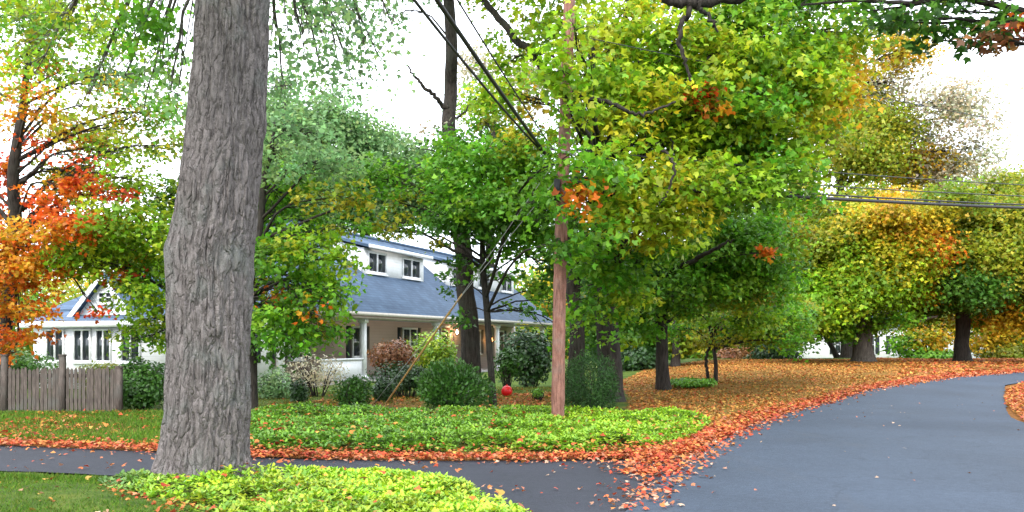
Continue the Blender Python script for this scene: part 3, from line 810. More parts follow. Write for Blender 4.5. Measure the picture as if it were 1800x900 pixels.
tree("maple_tree", "green maple with a few orange leaves just right of the massive trunk", "tree", (440, 20.5),
     [(440, 730, .14), (441, 640, .12), (444, 520, .115), (452, 400, .09), (468, 290, .06), (480, 200, .035)],
     [(500, 420, 75, 60, 'green', 1), (545, 500, 75, 50, 'green', 1.1), (520, 575, 70, 36, 'green', 1), (470, 490, 55, 60, 'olive', 1), (560, 440, 45, 40, 'lime', .6), (470, 380, 50, 60, 'green', 1), (500, 520, 60, 26, 'orange', .22, -1.5), (575, 580, 40, 30, 'olive', .8), (490, 615, 50, 24, 'deep', .7),
      (530, 310, 80, 45, 'green', .8), (590, 345, 70, 34, 'olive', .7), (480, 260, 60, 60, 'blue', .7), (610, 290, 70, 38, 'blue', .7), (560, 235, 70, 36, 'blue', .55), (640, 345, 60, 30, 'green', .7), (420, 330, 60, 60, 'green', .8), (420, 560, 50, 60, 'deep', 1), (480, 450, 70, 50, 'green', 1, -2), (540, 440, 70, 46, 'lime', 1, -2), (560, 520, 60, 46, 'green', 1, -2), (500, 560, 70, 46, 'green', 1, -2), (540, 390, 60, 40, 'green', 1), (600, 400, 50, 26, 'olive', .9), (500, 340, 80, 50, 'green', 1), (570, 290, 70, 44, 'blue', .9), (500, 220, 70, 50, 'blue', .8), (520, 600, 60, 26, 'green', .9), (585, 480, 30, 40, 'olive', .8), (595, 520, 34, 40, 'green', .9, -2), (600, 450, 32, 26, 'lime', .8, -2), (560, 580, 50, 30, 'green', .9, -2), (540, 545, 50, 20, 'orange', .2, -2.5)], seed=13, leaf=.12)
tree("tall_tree", "tall straight dark trunk with a bare side branch rising before the dormers", "tree", (822, 24.5),
     [(830, 668, .29), (824, 560, .25), (818, 470, .24), (813, 400, .235), (800, 300, .215), (789, 225, .195), (790, 150, .185), (795, 90, .17), (790, 0, .155), (784, -120, .13), (780, -300, .10)],
     [(690, -60, 110, 60, 'blue', .5), (870, -90, 110, 70, 'lime', .6), (780, -250, 150, 90, 'green', .7), (640, -180, 100, 80, 'blue', .6), (930, -220, 120, 80, 'lime', .6), (680, 25, 60, 26, 'blue', .25), (770, 225, 40, 20, 'pale', .3)],
     limbs=[[(783, 190, 0, .07), (760, 165, -.3, .055), (738, 145, -.4, .045), (714, 113, -.6, .02)], [(789, 215, 0, .05), (812, 200, .2, .03), (838, 170, .3, .012)]], seed=14, sides=16)
tree("slim_tree", "slim leaning trunk with dense green leaves in front of the porch", "tree", (866, 20.7),
     [(867, 722, .085), (862, 640, .075), (856, 540, .078), (848, 455, .07), (852, 400, .06), (866, 330, .05), (876, 250, .03)],
     [(830, 260, 85, 55, 'green', 1.1), (905, 300, 80, 60, 'green', 1.1), (775, 320, 65, 45, 'green', 1), (860, 375, 95, 40, 'deep', 1.2), (935, 400, 65, 50, 'green', 1.1), (800, 395, 60, 30, 'deep', 1), (925, 240, 65, 40, 'olive', .8), (955, 460, 45, 45, 'deep', 1), (795, 500, 26, 36, 'deep', .8), (715, 300, 60, 34, 'green', .8), (900, 440, 40, 30, 'green', 1), (1000, 300, 60, 44, 'green', 1), (1010, 370, 60, 44, 'green', 1), (690, 350, 55, 26, 'olive', .7), (740, 260, 55, 30, 'blue', .7), (815, 560, 26, 16, 'deep', .7), (850, 215, 60, 24, 'olive', .8), (735, 385, 45, 18, 'green', .8), (690, 405, 40, 12, 'olive', .6), (640, 395, 50, 18, 'green', .8), (765, 425, 24, 14, 'olive', .6), (900, 480, 26, 22, 'green', .7), (950, 505, 40, 36, 'green', 1), (850, 470, 40, 20, 'green', .7), (925, 540, 34, 26, 'green', .7), (800, 455, 34, 16, 'deep', .7), (985, 570, 26, 26, 'green', .8), (965, 530, 30, 30, 'green', .7), (790, 260, 60, 40, 'green', 1, -1.2), (800, 330, 60, 50, 'green', 1.1, -1.2), (840, 300, 70, 50, 'green', 1, -1.5), (800, 370, 50, 34, 'deep', 1, -1), (700, 390, 60, 22, 'olive', .8), (660, 310, 60, 36, 'green', .9), (880, 350, 70, 50, 'green', 1, -2), (960, 340, 50, 50, 'green', 1, -4.6), (985, 420, 30, 26, 'deep', .9, -4.6), (1000, 270, 40, 30, 'green', .8, -4.7), (920, 330, 60, 40, 'lime', .8, -1.5)],
     limbs=[[(848, 450, 0, .045), (876, 420, .2, .04), (905, 385, .3, .03), (930, 330, .4, .015)]], seed=15, leaf=.12)
tree("great_maple", "great yellow green maple spreading over the leafy lawn behind the yew bush", "tree", (1070, 22.5),
     [(1072, 700, .33), (1070, 600, .29), (1066, 500, .28), (1060, 400, .26), (1056, 320, .24), (1052, 250, .19), (1045, 180, .13), (1040, 90, .09)],
     [(895, 105, 65, 46, 'lime', .8), (960, 60, 65, 46, 'lime', .7), (1060, 85, 85, 46, 'lime', .9), (1110, 40, 80, 46, 'yellow', .8), (1150, 130, 85, 60, 'lime', 1), (1250, 90, 95, 65, 'lime', .9), (1330, 185, 100, 60, 'lime', 1),
      (1400, 105, 95, 70, 'lime', .8), (1250, 220, 90, 50, 'lime', 1), (1150, 215, 85, 50, 'green', 1), (1445, 205, 75, 60, 'lime', .9), (1500, 120, 65, 50, 'gold', .7), (1350, 40, 100, 40, 'lime', .8), (1085, 335, 55, 40, 'yellow', 1, -3.5), (1150, 375, 80, 46, 'yellow', 1, -4),
      (1200, 305, 75, 46, 'yellow', 1, -3), (1320, 280, 85, 46, 'lime', 1), (940, 180, 55, 40, 'gold', .7), (1015, 330, 24, 30, 'orange', .8, -4), (1130, 425, 50, 20, 'yellow', .8, -4), (1010, 225, 55, 40, 'lime', .8), (1215, 160, 60, 40, 'yellow', .8, -3), (1290, 130, 60, 40, 'yellow', .9, -3), (1390, 220, 60, 40, 'lime', .7, -2), (1080, 260, 60, 36, 'green', 1), (1190, 390, 60, 40, 'green', .9, -1), (1430, 290, 60, 30, 'olive', .9), (1010, 20, 70, 40, 'lime', .6), (1180, -60, 120, 60, 'lime', .8), (1400, -50, 130, 60, 'green', .8), (960, -70, 100, 60, 'lime', .7), (1260, 190, 20, 14, 'orange', .8, -4), (1235, 163, 10, 8, 'red', 1, -4), (1060, 375, 16, 10, 'orange', 1, -4), (1540, 60, 60, 40, 'olive', .5), (985, 120, 50, 44, 'lime', .9, -6.4), (1010, 50, 60, 30, 'lime', .6, -6.4), (1040, 290, 60, 36, 'green', 1, -6.2), (1015, 345, 24, 30, 'orange', 1, -6.4), (1040, 410, 50, 40, 'green', 1, -6.0), (1100, 300, 60, 44, 'lime', 1, -5), (1160, 320, 70, 40, 'yellow', 1, -5), (1230, 300, 60, 40, 'lime', 1, -4.5), (1300, 320, 70, 36, 'lime', 1, -4), (1370, 300, 60, 36, 'green', 1, -3.5), (1420, 340, 40, 30, 'green', .9, -2), (1100, 380, 60, 40, 'yellow', 1, -5), (1180, 430, 50, 26, 'green', .9, -3), (1100, 160, 80, 50, 'lime', 1, -3), (1180, 80, 80, 50, 'lime', 1, -3), (1320, 100, 80, 50, 'lime', 1, -3), (1280, 250, 80, 46, 'green', 1, -2), (1400, 180, 80, 50, 'yellow', 1, -2), (1470, 160, 70, 50, 'gold', .9, -1), (1210, 230, 80, 40, 'lime', 1, -3), (1360, 240, 70, 40, 'lime', 1), (1500, 50, 80, 40, 'lime', .7), (1280, 30, 80, 36, 'green', .9, -2), (880, 160, 60, 40, 'lime', .7), (920, 30, 60, 40, 'olive', .5), (1060, 470, 60, 40, 'green', 1, -2.5), (1045, 540, 50, 36, 'green', 1, -2.5), (1100, 520, 60, 40, 'lime', 1, -2), (1085, 590, 40, 24, 'green', .8, -1.5), (1120, 460, 60, 40, 'green', 1, -2.5), (1040, 150, 60, 46, 'lime', 1, -4), (1090, 210, 60, 40, 'yellow', 1, -4), (1000, 180, 40, 40, 'lime', .8, -6.3), (1160, 160, 60, 40, 'yellow', 1, -4), (1250, 160, 60, 36, 'lime', 1, -4), (1340, 160, 60, 40, 'green', .9, -3.5), (1220, 60, 70, 40, 'yellow', .9, -3), (1090, 60, 70, 40, 'yellow', .9, -3), (1390, 60, 70, 36, 'green', .8, -2), (1440, 120, 60, 40, 'lime', .7, -2), (1300, 210, 70, 40, 'lime', 1, -3), (1380, 280, 70, 36, 'lime', 1, -2), (1250, 340, 70, 40, 'green', 1, -2.5), (1450, 250, 60, 36, 'olive', .9), (1330, 340, 60, 40, 'green', 1, -2)],
     limbs=[[(1056, 300, 0, .16), (1030, 215, .3, .13), (985, 150, .5, .11), (915, 75, .6, .10), (835, -15, .8, .08)], [(1054, 290, 0, .13), (1010, 190, -.8, .10), (960, 145, -1.2, .07), (945, 120, -1.4, .04)],
            [(1058, 330, 0, .15), (1090, 230, -.8, .12), (1130, 195, -1.5, .10), (1200, 182, -2, .07), (1290, 165, -2.4, .04)], [(1058, 340, 0, .13), (1120, 320, -1.5, .09), (1165, 330, -3, .05), (1182, 280, -3.4, .03), (1180, 240, -3.6, .015)], [(1050, 230, -4.2, .05), (1038, 178, -5.4, .045), (1085, 186, -5.6, .04), (1125, 203, -5.5, .03), (1185, 180, -5.3, .02)], [(1150, 250, -4, .03), (1184, 285, -5.6, .026), (1176, 330, -5.8, .022), (1158, 362, -5.8, .012)], [(1055, 290, -3, .07), (1020, 215, -5.6, .055), (985, 160, -6.0, .045), (945, 128, -6.0, .03)], [(1052, 250, 0, .13), (1075, 120, -.3, .09), (1100, 20, -.5, .06), (1110, -80, -.4, .04)]], seed=16, leaf=.15, clump=.33, sides=18, dens=1.0)
# roadside maple standing right of the frame, its limb crossing the top
tree("roadside_maple", "near dark limb with drooping twigs and dark green leaves crossing the top right", "tree", (2300, 10.5),
     [(2330, 820, .34), (2320, 500, .30), (2300, 100, .28), (2290, -250, .24), (2270, -600, .16)],
     [(1560, 35, 75, 40, 'bush', 1.2, 1), (1690, 20, 75, 36, 'deep', 1.2, .5), (1640, 72, 60, 26, 'bush', 1.1, .8), (1770, 30, 60, 30, 'deep', .9, 0), (1600, 30, 70, 40, 'deep', 1.1, .6), (1500, 20, 60, 26, 'deep', 1, .9), (1710, 66, 46, 20, 'bush', 1, .3), (1760, 70, 24, 16, 'rust', .6, .1), (1640, 5, 80, 30, 'bush', 1, .4), (1400, 10, 80, 22, 'green', .6, 1), (1730, 62, 40, 14, 'rust', .4, 0), (1500, -60, 140, 60, 'green', .7, 1), (1720, -90, 150, 80, 'green', .8, 0), (1950, -60, 160, 100, 'green', .8, 0), (2150, -200, 200, 130, 'green', .8, 0), (2400, -250, 220, 150, 'lime', .8, 1), (1300, -50, 110, 40, 'lime', .6, 1), (2000, -350, 220, 120, 'green', .8, 1), (1800, 40, 20, 14, 'red', .7, 0)],
     limbs=[[(2296, -60, 0, .16), (2000, -110, .2, .13), (1700, -60, .6, .11), (1450, -28, .9, .095), (1300, -10, 1, .085), (1200, 8, 1, .06), (1158, -12, 1, .04)], [(1215, 5, 1, .04), (1198, 45, 1, .032), (1200, 95, 1, .026), (1216, 142, 1, .014)], [(1222, 8, 1, .035), (1245, 28, 1, .026), (1262, 52, 1, .014)]], seed=17, leaf=.11, clump=.24, spread=.6)
tree("lawn_tree", "straight trunk with dark green crown and low forked limb on the orange leaf lawn", "tree", (1165, 27),
     [(1167, 680, .21), (1163, 600, .18), (1157, 530, .17), (1150, 460, .15), (1146, 380, .10)],
     [(1205, 505, 75, 30, 'green', 1), (1130, 465, 60, 50, 'deep', 1), (1285, 470, 90, 46, 'green', 1), (1335, 425, 75, 55, 'green', 1), (1260, 395, 100, 40, 'green', 1), (1340, 355, 75, 40, 'green', .9), (1100, 535, 55, 40, 'green', 1), (1050, 490, 60, 60, 'deep', 1.1), (1040, 570, 50, 40, 'green', 1), (1230, 340, 80, 40, 'green', .9), (1390, 470, 40, 50, 'deep', .9), (1090, 590, 40, 24, 'lime', .8), (1370, 525, 50, 26, 'green', .9), (1280, 530, 60, 20, 'olive', .8), (1350, 440, 12, 8, 'orange', 1, -3), (1130, 560, 60, 36, 'green', 1, -1), (1200, 545, 60, 30, 'green', 1, -1), (1270, 500, 80, 36, 'green', 1, -1), (1340, 490, 70, 40, 'green', 1, -1), (1200, 440, 70, 40, 'green', 1, -1.5), (1290, 420, 80, 44, 'green', 1, -1.5), (1400, 420, 50, 50, 'olive', 1)],
     limbs=[[(1152, 490, -.3, .09), (1180, 478, -1.5, .08), (1215, 460, -2.4, .07), (1255, 437, -3, .05), (1290, 420, -3.2, .02)]], seed=18, leaf=.14)
tree("dogwood", "small twin stemmed tree with drooping olive leaves beyond the straight trunk", "tree", (1255, 29),
     [(1258, 672, .075), (1258, 640, .065), (1252, 590, .06), (1245, 540, .045)],
     [(1250, 555, 60, 28, 'olive', 1), (1330, 550, 80, 36, 'green', 1), (1300, 510, 70, 30, 'olive', 1), (1190, 580, 40, 26, 'green', .9), (1395, 560, 60, 30, 'green', 1), (1350, 590, 60, 18, 'olive', .9), (1240, 600, 40, 14, 'olive', .7), (1205, 545, 40, 30, 'lime', .7), (1300, 560, 70, 30, 'lime', .9, -1), (1370, 540, 60, 36, 'olive', 1), (1400, 600, 50, 20, 'green', .9), (1310, 600, 50, 14, 'olive', .8)],
     limbs=[[(1244, 668, .2, .06), (1242, 630, .2, .05), (1255, 590, .1, .04), (1275, 545, .1, .02)], [(1258, 610, 0, .03), (1290, 598, -.3, .02), (1320, 570, -.3, .012)]], seed=19, leaf=.12, flare=1.2)
tree("orange_maple", "broad orange and gold crowned tree on a thick trunk above the road", "tree", (1516, 41),
     [(1518, 646, .47), (1517, 600, .42), (1515, 560, .39), (1510, 480, .30), (1500, 400, .2)],
     [(1400, 525, 75, 36, 'green', 1), (1420, 470, 75, 42, 'lime', 1), (1500, 440, 85, 50, 'yellow', 1), (1585, 420, 85, 50, 'gold', 1), (1625, 470, 65, 40, 'gold', 1), (1540, 505, 75, 36, 'lime', 1), (1605, 535, 70, 24, 'olive', .9), (1455, 565, 75, 24, 'green', 1), (1480, 385, 80, 40, 'olive', .9), (1590, 360, 80, 30, 'gold', .8), (1380, 420, 45, 50, 'olive', .9), (1650, 410, 50, 40, 'olive', .9), (1570, 560, 50, 14, 'green', .8), (1520, 345, 60, 24, 'olive', .8), (1370, 575, 50, 26, 'green', .9), (1430, 540, 70, 36, 'lime', 1, -2), (1480, 500, 80, 40, 'lime', 1, -2), (1560, 460, 80, 40, 'yellow', 1, -2), (1620, 430, 60, 40, 'orange', .5, -2), (1500, 570, 70, 18, 'green', .9), (1400, 360, 60, 50, 'olive', 1), (1460, 420, 80, 40, 'olive', 1), (1560, 380, 80, 30, 'gold', .9), (1640, 500, 60, 36, 'gold', 1), (1660, 350, 60, 30, 'olive', .9)],
     limbs=[[(1516, 568, 0, .16), (1550, 566, -.6, .13), (1600, 566, -1, .10), (1650, 555, -1.2, .05)]], bark='bark_pale', seed=20, leaf=.17, clump=.36, sides=14)
tree("bare_topped_tree", "tall thinning tree with pale sparse leaves against the white sky", "tree", (1480, 52),
     [(1490, 625, .36), (1485, 500, .30), (1478, 380, .26), (1472, 310, .20), (1465, 240, .14), (1460, 150, .08)],
     [(1480, 170, 70, 50, 'pale', .13), (1560, 150, 90, 54, 'pale', .13), (1625, 235, 80, 46, 'pale', .13), (1680, 175, 60, 46, 'pale', .25), (1520, 270, 70, 40, 'olive', .5), (1655, 295, 75, 30, 'pale', .3), (1725, 260, 46, 36, 'pale', .22), (1590, 85, 60, 40, 'gold', .3), (1540, 220, 80, 40, 'olive', .4), (1600, 290, 80, 30, 'gold', .5), (1510, 190, 60, 50, 'olive', .35), (1440, 90, 60, 50, 'olive', .4), (1730, 210, 40, 30, 'pale', .16)],
     limbs=[[(1476, 340, 0, .14), (1500, 270, .3, .11), (1515, 200, .4, .07), (1540, 120, .4, .04)], [(1476, 330, 0, .12), (1545, 290, 0, .09), (1575, 235, 0, .06), (1590, 170, 0, .03)], [(1540, 295, 0, .07), (1565, 290, 0, .06), (1590, 265, 0, .05), (1640, 230, 0, .02)]], seed=21, leaf=.2, clump=.5)
tree("dark_oak", "dark straight trunk with olive crown at the bend of the road", "tree", (1690, 41.5),
     [(1692, 644, .36), (1690, 600, .31), (1690, 550, .32), (1692, 490, .26), (1700, 400, .2)],
     [(1740, 430, 80, 46, 'olive', 1), (1715, 500, 60, 40, 'deep', 1), (1785, 520, 60, 46, 'olive', 1), (1810, 430, 75, 50, 'olive', 1), (1700, 370, 70, 34, 'olive', 1), (1870, 490, 80, 50, 'olive', 1), (1660, 530, 40, 30, 'deep', 1), (1790, 370, 70, 30, 'olive', .9), (1745, 560, 50, 18, 'green', .8), (1870, 400, 80, 40, 'gold', .9), (1655, 440, 40, 36, 'olive', .9), (1760, 480, 80, 40, 'olive', 1, -2), (1720, 440, 70, 40, 'olive', 1, -2), (1800, 560, 60, 26, 'gold', .9), (1760, 390, 70, 40, 'olive', 1), (1830, 350, 80, 40, 'olive', 1), (1690, 560, 40, 20, 'gold', .8)], seed=22, leaf=.17, clump=.36)

# trees behind the house and at the back of the lawn
back = [
    ("pine_tree", "hazy blue green tall tree behind the left end of the slate roof", (640, 58), [(640, 620, .35), (640, 450, .3), (642, 300, .2), (645, 200, .1)], [(640, 250, 60, 36, 'blue', .6), (600, 320, 70, 40, 'blue', .7), (690, 320, 70, 40, 'blue', .7), (640, 290, 90, 46, 'blue', .8), (560, 330, 70, 40, 'blue', .8), (720, 350, 70, 36, 'blue', .8), (620, 220, 60, 30, 'blue', .4), (690, 240, 50, 24, 'blue', .3), (740, 330, 50, 30, 'olive', .5), (655, 370, 90, 30, 'blue', .8), (740, 290, 50, 40, 'blue', .7), (560, 370, 60, 40, 'green', .7)]),
    ("pine_tree", "blue green tree behind the ridge close to the massive trunk", (505, 56), [(505, 620, .3), (505, 450, .25), (503, 300, .18), (500, 180, .1)], [(500, 200, 50, 40, 'blue', .45), (480, 280, 70, 46, 'blue', .6), (545, 290, 60, 40, 'blue', .6), (510, 350, 80, 40, 'blue', .8), (520, 250, 80, 50, 'blue', .7), (570, 200, 60, 36, 'blue', .5), (460, 220, 60, 50, 'blue', .6), (540, 310, 70, 40, 'blue', .8), (590, 165, 50, 24, 'blue', .25), (490, 150, 60, 40, 'blue', .3), (560, 250, 40, 30, 'olive', .4)]),
    ("woodland_tree", "grey green tree behind the roof right of the tall dark trunk", (860, 60), [(865, 620, .35), (862, 450, .3), (865, 300, .2), (870, 180, .1)], [(860, 180, 60, 40, 'lime', .5), (840, 110, 50, 46, 'pale', .25), (900, 260, 70, 50, 'green', .8), (850, 350, 80, 40, 'green', .8), (930, 350, 60, 50, 'green', .8), (930, 130, 50, 50, 'pale', .3)]),
    ("woodland_tree", "dark trunk directly behind the utility pole under a deep green crown", (1012, 25), [(1013, 690, .25), (1012, 600, .22), (1010, 480, .2), (1008, 380, .16)], [(1000, 440, 55, 55, 'deep', 1), (1050, 420, 60, 50, 'green', 1), (1010, 530, 36, 30, 'deep', .8), (960, 380, 50, 50, 'green', 1), (1080, 480, 40, 50, 'deep', 1)]),
    ("woodland_tree", "shaded tree filling the gap left of the straight lawn trunk", (1110, 44), [(1115, 645, .2), (1112, 560, .18), (1110, 480, .13)], [(1110, 500, 60, 50, 'deep', 1.1), (1080, 570, 60, 40, 'deep', 1.1), (1150, 570, 50, 40, 'green', 1), (1130, 610, 50, 24, 'deep', 1.1), (1060, 620, 40, 30, 'deep', 1.1)]),
    ("woodland_tree", "leaning shaded trunk just right of the straight lawn trunk", (1187, 40), [(1187, 655, .2), (1187, 600, .18), (1182, 540, .15), (1178, 480, .1)], [(1190, 540, 60, 40, 'green', 1), (1230, 500, 60, 40, 'deep', 1), (1215, 590, 50, 30, 'olive', 1), (1180, 470, 60, 40, 'deep', 1)]),
    ("woodland_tree", "deep green tree behind the drooping olive dogwood", (1330, 50), [(1330, 640, .25), (1332, 560, .2), (1335, 470, .15)], [(1330, 500, 70, 46, 'deep', 1.1), (1280, 580, 60, 36, 'deep', 1.1), (1360, 590, 60, 30, 'deep', 1.1), (1400, 520, 60, 46, 'green', 1), (1300, 430, 70, 46, 'green', 1), (1380, 430, 60, 50, 'olive', 1)]),
    ("woodland_tree", "slanting dark stems before the far white house", (1465, 56), [(1475, 640, .18), (1462, 610, .16), (1450, 585, .14), (1440, 540, .1)], [(1440, 545, 60, 24, 'green', 1), (1490, 530, 60, 30, 'olive', 1), (1400, 560, 40, 24, 'green', 1)]),
    ("woodland_tree", "yellow green understorey tree between the two roadside trunks", (1625, 52), [(1625, 640, .13), (1626, 610, .11), (1630, 570, .08)], [(1640, 590, 50, 18, 'gold', .9), (1590, 600, 40, 20, 'green', .8), (1660, 560, 40, 24, 'olive', .9), (1620, 560, 50, 20, 'olive', .9)]),
    ("woodland_tree", "olive and gold tree at the right border past the bend", (1770, 54), [(1770, 640, .16), (1770, 600, .14), (1772, 540, .1)], [(1740, 590, 46, 22, 'gold', .9), (1800, 580, 60, 30, 'olive', 1), (1770, 540, 60, 30, 'gold', .9), (1850, 600, 50, 30, 'olive', 1)]),
    ("woodland_tree", "broad olive tree rising behind the cables at the right border", (1760, 66), [(1765, 630, .3), (1765, 500, .25), (1760, 380, .15)], [(1720, 370, 70, 36, 'olive', 1), (1800, 360, 80, 40, 'olive', 1), (1760, 320, 60, 24, 'olive', .7), (1690, 420, 60, 40, 'olive', 1), (1820, 440, 80, 50, 'gold', 1), (1880, 350, 80, 50, 'olive', 1)]),
]
for k, (nm, lb, ba, tr, bl) in enumerate(back):
    tree(nm, lb, "tree", ba, tr, bl, seed=40 + k, leaf=.13 + .0022 * ba[1], clump=.34 + .002 * ba[1], tmpl=QUAD if ba[1] > 45 else MAPLE, sides=9, group="trees at the back of the garden")

# far wood: one mass
rng = np.random.default_rng(90)
fw = MB(); ft = MB()
for k in range(500):
    d = rng.uniform(84, 125); px = rng.uniform(930, 2150) if k < 380 else rng.uniform(-350, 640)
    x = (px - CX) / F * d; zb = -.6
    top = (600 - (345 if px > 1350 else 450) + rng.normal(0, 26)) / F * d
    for m_ in range(7):
        c = np.array([x + rng.normal(0, 2.2), d + rng.normal(0, 2.2), zb + rng.uniform(.05, 1) * max(top, 4)])
        n = 46
        pos = c + rng.normal(0, 1.0, (n, 3)) * [1.5, 1.5, 1.0]
        nr = rng.normal(0, .7, (n, 3)); nr[:, 2] += .8; a, b, e = frames(nr)
        put_leaves(fw, pos, a, b, e, .62 * rng.uniform(.6, 1.3, n), pick(['olive', 'green', 'olive', 'gold', 'deep'][rng.integers(0, 5)], 1)[0] * rng.uniform(.7, 1.3, (n, 1)), QUAD)
    if k % 4 == 0: fw.tube([(x, d, zb - 1), (x + .2, d, zb + max(top, 4) * .6)], [.25, .12], 5, col=(.03, .025, .02))
tag(fw.build("far_woods", M['leaf'], None), "distant autumn woods beyond the road and lawn", "woods", kind="stuff")

# ------------------------------------------------------------------ shrubs
rng = np.random.default_rng(60)
shrub("garden_bush", "largest rounded green bush beside the slim leaning trunk", "bush", 790, 682, 19.8, 64, 46, 'bush', .09, SPIKY, 5200, spiky=.55)
shrub("yew_bush", "dark dense yew bush right behind the utility pole", "bush", 1035, 684, 18.9, 62, 58, 'yew', .075, NEEDLE, 9000, 'needle', spiky=.4)
shrub("garden_bush", "small round bush in line with the house wall, left of the largest bush", "bush", 623, 692, 20.6, 32, 30, 'bush', .08, SPIKY, 2200, spiky=.4)
shrub("garden_bush", "low clipped ball bush just left of the largest bush", "bush", 673, 686, 22.5, 22, 22, 'yew', .07, OVAL, 1700)
shrub("garden_bush", "small dark bush right of the massive trunk on the lawn edge", "bush", 526, 690, 22.5, 18, 26, 'yew', .07, OVAL, 1400)
shrub("autumn_bush", "rust orange bush in front of the porch", "bush", 690, 625, 26.0, 48, 32, 'rust', .09, OVAL, 2600)
shrub("autumn_bush", "yellow green bush before the porch left of the tall dark trunk", "bush", 765, 622, 27.0, 46, 38, 'lime', .10, OVAL, 2600)
shrub("flowering_shrub", "thin greyish leggy shrub before the white porch parapet", "bush", 560, 655, 25.0, 60, 34, 'pale', .07, OVAL, 1500)
shrub("garden_bush", "dark bush under the rust orange bush", "bush", 715, 664, 25.0, 52, 26, 'yew', .09, OVAL, 2600)
shrub("rhododendron", "tall dark rhododendron against the right end of the porch", "bush", 930, 622, 30.0, 50, 52, 'yew', .15, OVAL, 3200)
shrub("rhododendron", "narrow pale green shrub before the right porch post", "bush", 893, 636, 27.5, 22, 28, 'bush', .11, OVAL, 1200)
shrub("hedge_bush", "wide olive green bush behind the end of the wooden fence", "bush", 246, 676, 20.6, 62, 46, 'bush', .09, OVAL, 5200)
shrub("hedge_bush", "olive bush rising over the wooden fence before the white wing", "bush", 185, 668, 23.5, 50, 36, 'olive', .09, OVAL, 3000)
shrub("hedge_bush", "dark green bush behind the fence at the left border", "bush", 30, 650, 23.0, 60, 40, 'deep', .09, OVAL, 3600)
shrub("garden_bush", "grey green bush beside the small thin trunk right of the massive trunk", "bush", 480, 680, 24.0, 34, 34, 'blue', .08, OVAL, 2200)
shrub("low_shrub", "low spreading shrub at the foot of the twin stemmed dogwood", "bush", 1215, 672, 27.5, 46, 8, 'green', .09, OVAL, 1800)
shrub("low_shrub", "flat dark green mound around the thick trunk above the road", "bush", 1480, 653, 37.0, 110, 9, 'deep', .13, OVAL, 5200)
shrub("hedge_bush", "dark bush at the back of the leaf lawn under the dogwood", "bush", 1360, 626, 46.0, 46, 26, 'yew', .18, OVAL, 2400)
shrub("hedge_bush", "dark bush at the back of the lawn behind the straight trunk", "bush", 1120, 634, 40.0, 52, 30, 'yew', .16, OVAL, 2600)
shrub("hedge_bush", "rust tinted bush between the dogwood and the back hedge", "bush", 1300, 628, 48.0, 40, 24, 'rust', .17, OVAL, 1800)
shrub("hedge_bush", "green bush beneath the gap between the two roadside trunks", "bush", 1640, 626, 52.0, 60, 14, 'green', .2, OVAL, 1800)
shrub("hedge_bush", "brownish bush by the road bend at the right border", "bush", 1775, 622, 53.0, 70, 18, 'olive', .2, OVAL, 2000)
shrub("low_shrub", "tiny leafy plant on the lawn near the yew bush", "bush", 945, 690, 23.0, 12, 8, 'green', .06, OVAL, 420)

# ------------------------------------------------------------------ fence
rng = np.random.default_rng(70)
fen = empty("wooden_fence", (-11.6, 19.6, 0)); tag(fen, "weathered grey brown picket fence with taller posts at the left border", "fence")
fx0, fx1 = -14.8, (210 - CX) / F * 19.6
posts = [(fx0), (8 - CX) / F * 19.6, (110 - CX) / F * 19.6, fx1]
for k, x in enumerate(posts):
    w = MB(); hh = (1.02 if k == 3 else 1.28)
    w.box((x + 11.6 - .055, -.055, -.1), (x + 11.6 + .055, .055, hh)); w.prism([(x + 11.6 - .07, -.07, hh + .002), (x + 11.6 + .07, -.07, hh + .002), (x + 11.6 + .07, .07, hh + .002), (x + 11.6 - .07, .07, hh + .002)], (0, 0, .03))
    w.build("post", M['fence'], fen)
for a, b in zip(posts[:-1], posts[1:]):
    w = MB()
    for zz in (.25, .8): w.box((a + 11.6 + .057, -.0, zz), (b + 11.6 - .057, .04, zz + .08))
    w.build("rail", M['fence'], fen)
    w = MB()
    x = a + .09
    while x < b - .09:
        ht = .97 + rng.normal(0, .018); u = x + 11.6; ww = .072 + rng.normal(0, .004); lean = rng.normal(0, .006)
        w.prism([(u, -.024, .03), (u + ww, -.024, .03), (u + ww + lean, -.024, ht), (u + ww / 2 + lean, -.024, ht + .05), (u + lean, -.024, ht)], (0, .02, 0))
        x += .088
    w.build("picket_panel", M['fence'], fen)

# ------------------------------------------------------------------ utility pole, cables, guy wires
pd = 16.9; pxw = (980 - CX) / F * pd
pole = empty("utility_pole", (pxw, pd, 0)); tag(pole, "reddish brown wooden utility pole standing in the green ground cover", "utility pole")
pts = np.array([Wp(a, b, pd) for a, b in ((980, 752), (984, 500), (992, 250), (1001, 0), (1010, -260))]) - [pxw, pd, 0]
pts[0, 2] = -.3
q = spline(pts, 90); w = MB(); w.tube(q, np.linspace(.128, .100, 90) * (1 + .03 * rng.normal(size=90)), 20); w.build("shaft", M['pole'], pole, smooth=True)
w = MB(); zc = 8.6; w.box((-.9 + .3, -.16, zc), (1.4 + .0, -.11 + .0, zc + .11)); w.build("crossarm", M['pole'], pole)
jb = Wp(978, 336, pd) - [pxw, pd, 0]
w = MB(); w.box((jb[0] - .05, -.2, jb[2] - .2), (jb[0] + .06, -.06, jb[2] + .2)); w.box((jb[0] - .03, -.1, jb[2] + .2), (jb[0] + .02, -.06, jb[2] + .3)); w.build("junction_box", M['cable'], pole)
at_ = Wp(990, 270, pd) - [pxw, pd, 0]
w = MB(); w.tube([(at_[0] - .35, -.13, at_[2] + .1), (at_[0] + .22, -.13, at_[2] - .05)], .03, 8); w.build("cable_bracket", M['steel'], pole)

